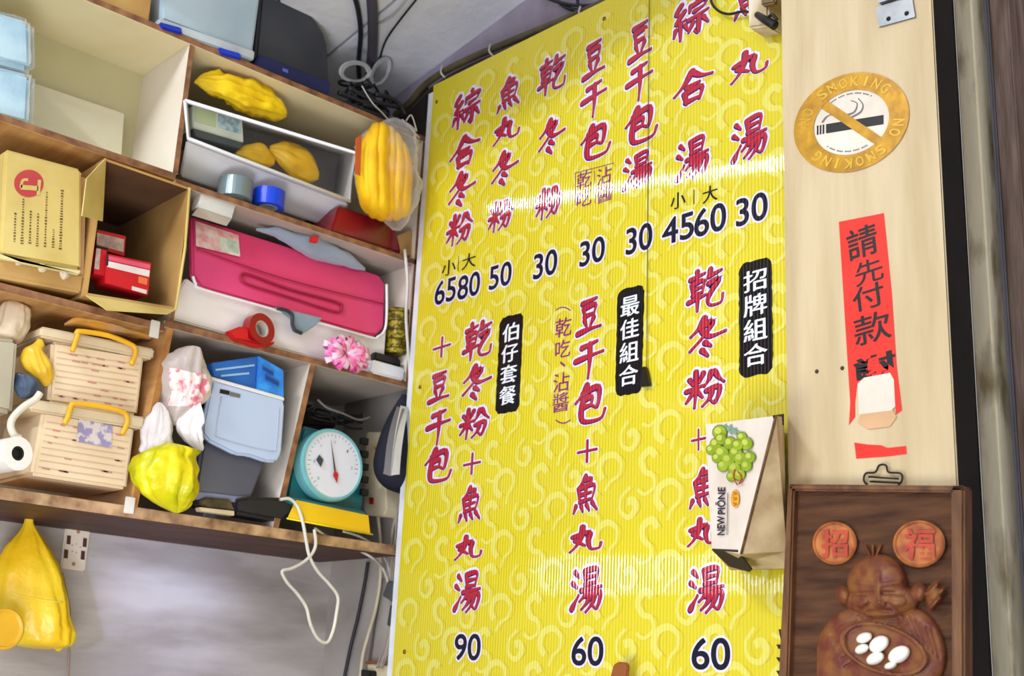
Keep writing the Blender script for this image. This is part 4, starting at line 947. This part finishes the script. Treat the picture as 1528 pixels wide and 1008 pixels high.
def tag_on(t, d):
    put('photo_label', cprism([(118,624),(168,634),(166,668),(114,658)], d-.002, .0012, 0), M('picture_label', (150, 140, 176), .5, vs=70, col2=(214, 200, 196), amt=(.45, .55)), t)
lid_box('lower frosted box with yellow handle and a small picture label, lower left shelf', [(64,612),(202,636),(190,730),(46,708)], [(46,594),(218,622),(214,640),(44,612)], [(96,632),(102,620),(106,606),(112,602),(150,606),(182,614),(190,624),(188,636),(182,648)], .0, tag_on)
solo('orange_bag', pxbag([(96,484,2),(120,478,9),(160,484,12),(200,494,10),(226,504,3)], CU(.06), 1.6, 21, .06, .2), M('orange_film', (246, 180, 70), .35, vs=12, col2=(236, 196, 150), bump=.003, bs=40), 'orange plastic bag lying flat on the upper frosted box', 'bag')
solo('beige_bag', pxbag([(20,448,3),(22,456,18),(20,472,25),(16,488,27),(10,504,24),(8,514,6)], CU(.05), .8, 22, .1, .12), M('beige_bag', (226, 204, 172), .5, vs=12, bump=.003, bs=40), 'crumpled beige plastic bag at the far left of the lower shelf', 'bag')
solo('frosted_tub', cprism([(-30,500),(28,506),(20,618),(-30,606)], .01, .16, .008), M('frosted_grey', (196, 186, 160), .35, vs=4), 'frosted grey tub at the left edge under the beige bag', 'tub')
solo('yellow_bag', pxbag([(60,506,3),(58,514,8),(50,522,14),(54,540,21),(60,556,20),(66,570,10),(68,576,2)], CU(.02), .8, 23, .08, .15), m_yb2, 'small knotted yellow bag between the left tub and the frosted boxes', 'bag')
solo('blue_grey_tape', pxbag([(28,556,4),(36,562,16),(40,576,20),(38,588,14),(34,594,4)], CU(.02), .8, 24, .05, .2), M('blue_grey', (86, 104, 128), .4, vs=20, col2=(50, 64, 84)), 'blue grey crumpled tape bundle under the small yellow bag', 'bundle')
t = thing('film_roll', C_(28, 706, .0), 'thick white film roll lying on the lower shelf at left, its round end showing', 'roll')
c = C_(27, 676, -.05); s = per_px(c); ax = Vector((1, .25, .05)).normalized()
put('film', lathe(c, -ax, [(0, 11*s), (0, 25.5*s), (.09, 25.5*s), (.09, 11*s)], 48, loop=True), M('white_roll', (242, 238, 230), .4, var=.02), t)
put('core', lathe(c - ax*.001, -ax, [(0, 8*s), (0, 12*s), (.088, 12*s), (.088, 8*s)], 32, loop=True), M('black_core', (22, 20, 20), .6), t)
put('core_hole', lathe(c - ax*.006, -ax, [(0, 9*s), (.07, 9*s)], 32), m_b2, t)
put('film_tail', tube(cq([(60,586),(52,596),(36,606),(20,622),(16,636),(22,650),(30,654)], -.035), .007, 8, None, 5), M('film_tail', (232, 222, 204), .4), t)

# -- lower middle compartment
solo('cloudy_bag', pxbag([(290,516,3),(284,522,20),(276,545,34),(276,575,36),(268,600,30),(262,618,20),(258,634,8)], CU(-.005), .7, 25, .14, .2, matfn=lambda u, a: 1 if .38 < u < .72 and .62 < a < .92 else 0), [m_cloud, M('pink_printed_film', (236, 218, 212), .4, vs=55, col2=(226, 120, 140), amt=(.40, .5))], 'large cloudy plastic bag with red print hanging at the lower left divider', 'bag')
solo('white_bag', pxbag([(238,600,3),(240,612,12),(238,634,18),(234,660,20),(232,680,19),(230,688,5)], CU(-.02), .5, 26, .25, .26), M('thin_white_bag', (226, 220, 216), .4, vs=12, col2=(200, 190, 188), bump=.003), 'limp white bag hanging just left below the cloudy bag', 'bag')
solo('white_bag', pxbag([(296,588,2),(292,604,8),(286,626,16),(282,640,19),(288,656,16),(296,668,8),(300,672,2)], CU(-.03), .3, 27, .25, .18), M('bright_white_bag', (240, 234, 236), .4, var=.05, bump=.003), 'bright white pointed bag in front of the black bowl', 'bag')
t = solo('yellow_bag', pxbag([(252,660,4),(262,668,28),(256,680,36),(254,700,44),(252,722,44),(252,742,34),(258,756,18),(262,765,3)], CU(-.045), .75, 28, .26, .12, nf=16), m_lime, 'lime yellow bag bulging over the lower shelf edge in the middle', 'bag')
solo('black_bowl', lathe(C_(304, 622, .04), (1, .2, 0), [(-.03, .02), (-.015, .05), (.01, .062), (.012, .058)], 40), m_b2, 'black bowl standing on edge behind the bright white bag', 'bowl')
t = thing('lidded_bin', C_(360, 752, .03), 'grey bin with a tilted white square lid in the lower middle compartment', 'bin')
m_gb = M('grey_bin', (96, 98, 112), .45, vs=3, col2=(80, 80, 98))
put('body', cprism([(304,655),(398,684),(372,752),(290,738)], .012, .18, .006), m_gb, t)
put('foot_rim', cprism([(290,732),(376,742),(372,754),(346,750),(288,744)], .006, .02, .002), M('bin_rim', (130, 136, 168), .4), t)
put('lid', cprism([(317,566),(422,594),(426,602),(421,676),(413,689),(398,689),(372,680),(352,678),(312,658),(302,646),(303,632)], -.012, .016, .005), M('white_lid', (192, 208, 238), .4, vs=3, col2=(180, 196, 226)), t)
put('lid_lip', cprism([(312,560),(426,592),(424,600),(314,568)], -.010, .02, .003), m_whitep, t)
put('vent', cprism([(329,580),(343,583),(342,589),(328,586)], -.0135, .002, 0), m_b2, t)
put('vent', cprism([(344,584),(359,588),(358,593),(343,590)], -.0135, .002, 0), m_gr, t)
put('rib', tube(cq([(330,592),(322,642),(330,654),(402,672),(412,662),(416,608)], -.0125), .0014, 6), M('lid_rib', (190, 200, 220), .4), t)
t = thing('blue_carton', C_(370, 590, .05), 'bright blue carton box lying on the tilted white lid', 'box')
put('left_face', cprism([(316,541),(386,531),(382,566),(388,584),(318,562)], .008, .05, .002), M('blue_card', (36, 104, 190), .45, vs=12, col2=(30, 84, 160)), t)
put('right_face', prism([C_(386,530,.004), C_(424,552,-.01), C_(424,592,-.01), C_(384,582,.004)], (-.05, 0, 0), .002), M('light_blue_card', (50, 150, 226), .45, vs=30, col2=(40, 116, 200), amt=(.4, .6)), t)
for q in ([(322,550),(380,543),(380,546),(322,553)], [(330,559),(372,555),(372,558),(330,562)]): put('stripe', cprism(q, .0068, .001, 0), M('pale_stripe', (150, 190, 220), .5), t)
for q in ([(392,545),(408,555),(408,560),(392,551)], [(396,558),(416,570),(416,576),(396,565)]): put('print', prism(cq(q, -.0125), (-.001, 0, 0)), M('dark_blue_print', (24, 70, 150), .5), t)
# dark power adapter, wallet at the shelf edge
solo('black_adapter', cprism([(352,744),(370,740),(426,742),(438,752),(436,768),(420,778),(352,766),(349,756)], -.006, .06, .008), M('black_rubber', (30, 30, 40), .45), 'black adapter block at the shelf edge below the leaning divider', 'adapter')
t = thing('card_case', C_(320, 765, .0), 'open brown card case at the shelf edge beside the lime bag', 'case')
put('cover', cprism([(296,750),(306,741),(344,744),(352,762),(310,758)], -.004, .03, .003), M('brown_leather', (90, 76, 52), .5, vs=20, col2=(40, 34, 28)), t)
put('card', cprism([(298,756),(350,762),(350,769),(300,762)], -.010, .02, .001), M('cream_card', (226, 206, 170), .5), t)

# -- spring scale
m_teal = M('teal_enamel', (24, 112, 122), .35, vs=4, col2=(12, 84, 96)); m_teall = M('pale_teal', (120, 190, 196), .35)
t = thing('spring_scale', C_(480, 772, .05), 'teal spring scale with a round white dial in the right lower compartment', 'scale')
c = C_(496, 693, .0); s = per_px(c); ax = Vector((1, -.02, .05)).normalized()
put('body', cprism([(452,634),(520,650),(545,742),(540,768),(426,744),(432,706)], .03, .15, .008), m_teal, t)
put('foot', cprism([(424,738),(546,762),(548,774),(420,752)], .0, .19, .004), m_teal, t)
put('dial_rim', lathe(c - ax*.03, ax, [(0, .073), (0, .081), (.028, .081), (.034, .078), (.034, .0735)], 56, loop=True), m_teall, t)
dl = put('dial', lathe(c - ax*.001, ax, [(0, .0735), (.002, .0735)], 56), M('dial_white', (222, 224, 236), .4, var=.03), t)
def dp(a, r, off=.003): return c + ax*off + (Vector((0, 1, 0))*math.sin(a) + Vector((0, 0, 1))*math.cos(a)) * r
bm = bmesh.new()
for k in range(40):
    a = 2*PI*k/40; r0 = .058 if k % 5 == 0 else .062; e = .0012 / .06 * .5
    flat_poly(bm, [dp(a-e, r0), dp(a-e, .067), dp(a+e, .067), dp(a+e, r0)])
for k in range(8):
    a = 2*PI*k/8; q = dp(a, .050)
    flat_text(bm, str(k), lambda x, y: q + Vector((0, x*.004, y*.006)), 0)
put('scale_marks', bm, M('mark_grey', (110, 110, 126), .5), dl)
put('needle', prism([dp(2.85-.09, .032, .005), dp(2.85+.09, .032, .005), dp(-.25, .055, .005)], ax*.001), M('needle', (70, 50, 70), .4), dl)
put('needle_hub', prism([dp(2.85-.3, .024, .0062), dp(2.85, .042, .0062), dp(2.85+.3, .024, .0062), dp(2.9, .012, .0062)], ax*.001), M('red_needle', (190, 40, 50), .4), dl)
put('badge', prism([dp(-1.35, .028, .0035), dp(-1.2, .042, .0035), dp(-1.5, .046, .0035), dp(-1.9, .034, .0035)], ax*.001), M('dial_badge', (60, 70, 84), .5), dl)
# tangled wires behind the scale
bm = None; rnd = random.Random(12)
for i in range(9):
    bm = tube([C_(450 + rnd.uniform(0, 20), 612 + rnd.uniform(-8, 8), .12), C_(480 + rnd.uniform(-8, 8), 616 + rnd.uniform(-14, 14), .10), C_(512 + rnd.uniform(-8, 8), 624 + rnd.uniform(-8, 12), .1), C_(540, 618 + rnd.uniform(-4, 22), .13)], .0028, 6, bm, 5)
solo('dark_wires', bm, m_cb, 'dark tangled wires above the spring scale in its compartment', 'wires')
solo('grey_wire', tube(cq([(474,596),(488,608),(510,616),(535,626),(552,622)], .06), .0028, 6), M('mid_grey_wire', (130, 124, 120), .5), 'single grey wire arching over the dark wires above the scale', 'wire')
solo('storage_tin', cprism([(450,600),(505,612),(502,640),(446,634)], .2, .06, .006), m_dark, 'dark tin at the back of the scale compartment', 'tin')
# yellow folder at the shelf edge
t = thing('yellow_folder', C_(490, 795, -.01), 'translucent yellow folder lying at the shelf edge under the spring scale', 'folder')
put('cover', prism([C_(442,745,.0), C_(550,768,.0), C_(553,796,-.02), C_(430,772,-.02)], (-.004, 0, -.001), .001), M('folder_yellow', (248, 206, 30), .35, vs=3, col2=(236, 186, 16)), t)
put('edge', tube([C_(428,773,-.022), C_(556,797,-.022)], .002, 6, None, 0), M('folder_edge', (250, 220, 20), .35), t)
# power strip against the side wall
t = thing('power_strip', Yp(556, 765, 1.77), 'cream power strip with dark sockets hanging by the side wall behind the cap', 'power strip')
m_ps = M('old_cream_plastic', (226, 214, 184), .45, vs=10, col2=(206, 188, 150))
psq = [(546,644),(570,644),(576,760),(572,770),(546,768),(542,760)]
put('body', prism([Yp(x, y, 1.745) for x, y in psq], (0, .05, 0), .004), m_ps, t)
for k in range(5):
    y = 652 + k*19
    put('socket', prism([C_(541, y, .012), C_(551, y+2, .012), C_(550, y+12, .012), C_(540, y+9, .012)], (-.012, 0, 0), .001), m_b2, t)
put('switch', prism([Yp(552,742,1.744), Yp(558,742,1.744), Yp(558,752,1.744), Yp(552,752,1.744)], (0, -.003, 0), .001), M('red_switch', (180, 40, 40), .4), t)
solo('orange_lamp', lathe(Yp(560, 668, 1.744), (0, -1, 0), [(0, .004), (.003, .003)], 12), M('orange_dot', (240, 130, 80), .4), 'tiny orange pilot light on the cream power strip', 'light')
# cap
def capm(u, a): return 1 if .30 < a < .40 and .1 < u < .84 else (2 if .43 < a < .52 and .12 < u < .84 else 0)
t = thing('baseball_cap', C_(588, 735, -.01), 'navy cap with grey and white panels hanging between cabinet and menu board', 'cap')
bm = pxbag([(603,588,3),(601,604,11),(596,630,20),(592,660,28),(589,690,32),(590,712,30),(594,728,20),(600,736,5)], CU(-.012), .62, 33, .02, .01, n=64)
put('crown', bm, M('navy_cloth', (24, 26, 44), .8), t)
def cap_strip(pts, wd, name, m):
    bm = bmesh.new()
    ribbon(bm, pts, wd, lambda x, y: C_(x, y, -.012 - .052*math.sqrt(max(.02, 1 - ((x-592+ (y-690)*.06)/33)**2 - ((y-685)/95)**2)) - .004), 0, False, False, 6); put(name, bm, m, t)
cap_strip([(598,608),(590,632),(583,664),(579,700),(577,708)], 12, 'grey_panel', M('grey_cloth', (120, 116, 120), .8))
cap_strip([(604,606),(598,634),(593,668),(590,702),(590,708)], 13, 'white_panel', M('white_cloth', (214, 214, 220), .8))

# ================================================================== LOWER WALL
t = thing('wall_socket', Vector((XB, C_(113, 850, .31).y, C_(113, 850, .31).z)), 'white double wall socket plate under the cabinet, right of the yellow bag', 'socket')
def W_(px, py, off=0.0): return C_(px, py, (XF-XB) - off)
put('plate', prism([W_(x, y, .01) for x, y in ((99,782),(136,787),(127,852),(91,847))], (-.011, 0, 0), .003), M('socket_cream', (240, 226, 208), .4, var=.04), t)
for x, y in ((103,805),(127,809),(99,826),(124,828)): put('slot', prism([W_(x-2.5, y-7, .011), W_(x+3, y-6, .011), W_(x+2, y+7, .011), W_(x-3.5, y+6, .011)], (-.002, 0, 0)), M('slot_brown', (86, 50, 40), .6), t)
for x, y in ((117,793),(110,841)): put('screw', lathe(W_(x, y, .011), (1, 0, 0), [(0, .004), (.0015, .003)], 12), M('copper_screw', (200, 140, 90), .4), t)
for x, y in ((108,813),(114,811),(120,816),(108,822),(114,824)): put('dimple', lathe(W_(x, y, .0105), (1, 0, 0), [(0, .0018), (.001, .0014)], 8), M('dimple', (206, 190, 170), .5), t)
solo('wall_wire', tube([W_(x, y, .004) for x, y in ((93,854),(98,878),(104,910),(103,950),(102,1000),(100,1050))], .0022, 6), M('tan_wire', (170, 140, 116), .5), 'thin tan wire running down the wall from the socket plate', 'wire')
# hanging yellow bag
t = thing('hanging_yellow_bag', W_(50, 970, .08), 'large knotted yellow plastic bag hanging on the wall at the lower left', 'bag')
put('bag', pxbag([(44,760,3),(44,768,6),(43,780,7),(44,796,15),(44,822,32),(44,856,46),(45,890,55),(47,925,57),(52,950,52),(56,962,42),(60,968,10)], lambda x, y: W_(x, y, .085), .55, 35, .12, .05, nf=14), M('hanging_bag_yellow', (255, 222, 52), .3, vs=7, col2=(250, 198, 24), bump=.004, bs=30), t)
put('bag_corner', pxbag([(80,935,4),(84,952,12),(86,964,8),(87,971,2)], lambda x, y: W_(x, y, .10), .6, 36, .1, .05), m_yb, t)
put('knot', pxbag([(45,757,2),(46,762,6),(44,770,6),(42,778,3)], lambda x, y: W_(x, y, .085), .8, 37, .2, .1, n=20), m_yb, t)
put('seam', tube([W_(x, y, .155) for x, y in ((16,884),(50,892),(94,898))], .0018, 6), M('bag_seam', (255, 226, 80), .3), t)
solo('yellow_cup', lathe(W_(6, 938, .19), (1, .1, .05), [(-.04, .028), (0, .038), (.004, .038), (.004, .033), (-.002, .031)], 40), M('cup_yellow', (246, 190, 50), .35), 'round yellow cup bottom in front of the hanging yellow bag, lower left edge', 'cup')
# big cable loop
def Vp(px, py, d): return C_(px, py, d)
bm = tube([C_(x, y, d) for x, y, d in ((418,745,-.008),(432,744,-.014),(444,756,-.02),(452,780,-.024),(457,808,-.026),(462,830,-.03),(474,852,-.03),(492,872,-.03),(504,890,-.03),(502,914,-.03),(497,940,-.03),(488,958,-.03),(474,952,-.03),(463,930,-.03),(457,906,-.03),(444,886,-.03),(428,868,-.03),(421,852,-.03),(434,848,-.03),(450,840,-.03),(464,828,-.03),(471,812,-.028),(469,790,-.022))], .0036, 8)
solo('cable_loop', bm, m_wc, 'white cable hanging in a long twisted loop below the scale', 'cable')
solo('white_cable', tube([C_(470, 788, -.01), C_(492, 802, .02), C_(530, 818, .03), C_(556, 832, .02), Yp(570, 846, 1.77), Yp(579, 868, 1.775), Yp(586, 900, 1.78)], .003, 8), m_wc, 'white cable sweeping from the yellow folder down to the right wall, lower one', 'cable')
solo('white_cable', tube([C_(512, 792, -.01), C_(534, 799, .01), C_(556, 812, .02), Yp(570, 826, 1.77), Yp(580, 846, 1.775), Yp(584, 870, 1.78)], .003, 8), M('greyish_cable', (200, 196, 190), .4), 'greyish white cable sweeping above the lower white one by the wall corner', 'cable')
solo('strip_cord', tube([Yp(x, y, 1.775) for x, y in ((564,768),(567,800),(568,832),(567,870),(560,910),(550,945),(541,980),(536,1030))], .0042, 8), M('cream_cord', (222, 208, 178), .45), 'cream cord dropping from the power strip down the side wall', 'cord')
solo('black_wall_cable', tube([Yp(x, y, 1.788) for x, y in ((549,838),(544,870),(534,920),(522,970),(510,1030))], .0042, 8), m_cb, 'black cable running down the side wall left of the cream cord', 'cable')
solo('grey_wall_cable', tube([Yp(x, y, 1.79) for x, y in ((570,862),(564,905),(556,950),(549,1000),(546,1040))], .0026, 8), M('dull_grey', (96, 90, 84), .5), 'thin grey cable just right of the cream cord on the side wall', 'cable')  # cable in one plain dull grey
bm = None; rnd = random.Random(3)
for k in range(7):
    bm = tube([Yp(598 - k*1.2, 735 + k*5, 1.775), Yp(588 + rnd.uniform(-5, 5), 800, 1.775), Yp(582 + rnd.uniform(-4, 6), 850, 1.775), Yp(583 + rnd.uniform(-6, 7), 905, 1.775), Yp(578 + rnd.uniform(-8, 8), 960, 1.775), Yp(566 + rnd.uniform(-8, 6), 996, 1.775)], .0015, 6, bm, 5)
solo('thin_wires', bm, M('thin_wire', (176, 164, 150), .5), 'thin grey and white wires bunched beside the left edge of the menu board', 'wires')
t = thing('wire_clamp', Yp(582, 935, 1.77), 'dark grey taped wire joint beside the left edge of the menu board', 'wire joint')
put('tape_wrap', prism([Yp(x, y, 1.765) for x, y in ((578,866),(590,870),(588,900),(570,888))], (0, .02, 0), .002), M('grey_tape', (84, 86, 88), .6), t)
put('tape_tail', prism([Yp(x, y, 1.768) for x, y in ((582,902),(590,904),(588,936),(577,932))], (0, .008, 0), .001), M('dark_tape', (66, 66, 68), .6), t)
t = thing('low_socket', Yp(560, 1008, 1.79), 'small cream outlet with a black plug low on the side wall', 'outlet')
put('plate', prism([Yp(x, y, 1.785) for x, y in ((548,990),(580,992),(578,1030),(546,1028))], (0, .015, 0), .002), m_ps, t)
put('plug', prism([Yp(x, y, 1.765) for x, y in ((538,998),(552,1000),(552,1030),(538,1028))], (0, .02, 0), .002), m_b2, t)
put('stained_edge', tube([Yp(546,988,1.78), Yp(566,986,1.78), Yp(584,990,1.78)], .003, 6), M('rusty', (150, 90, 50), .6), t)
# trim strip on the side wall above the cables
solo('wall_ledge', box((XF+.01, 1.78, H+.27), (-2.1, YW, H+.276)), m_dark, 'thin dark strip on the side wall under the power strip', 'strip')

# ------------------------------------------------------------------ the tube lamp that glints in the board
tl = thing('tube_lamp', Vector((-1.85, -.7, H+2.05)), 'fluorescent tube lamp hung high in front of the cabinet, out of the frame', 'lamp')
em = bpy.data.materials.new('tube_glow'); em.use_nodes = True; nt = em.node_tree; nt.nodes.clear()
e = nt.nodes.new('ShaderNodeEmission'); e.inputs[0].default_value = (.93, .98, 1, 1); e.inputs[1].default_value = 750; ou = nt.nodes.new('ShaderNodeOutputMaterial'); nt.links.new(e.outputs[0], ou.inputs[0])
put('tube', lathe(Vector((-1.85, -.7, H+2.05)), (1, 0, 0), [(0, .015), (.5, .015)], 20), em, tl)
put('holder', box((-1.89, -.72, H+2.075), (-1.31, -.68, H+2.11), .003), m_whitep, tl)
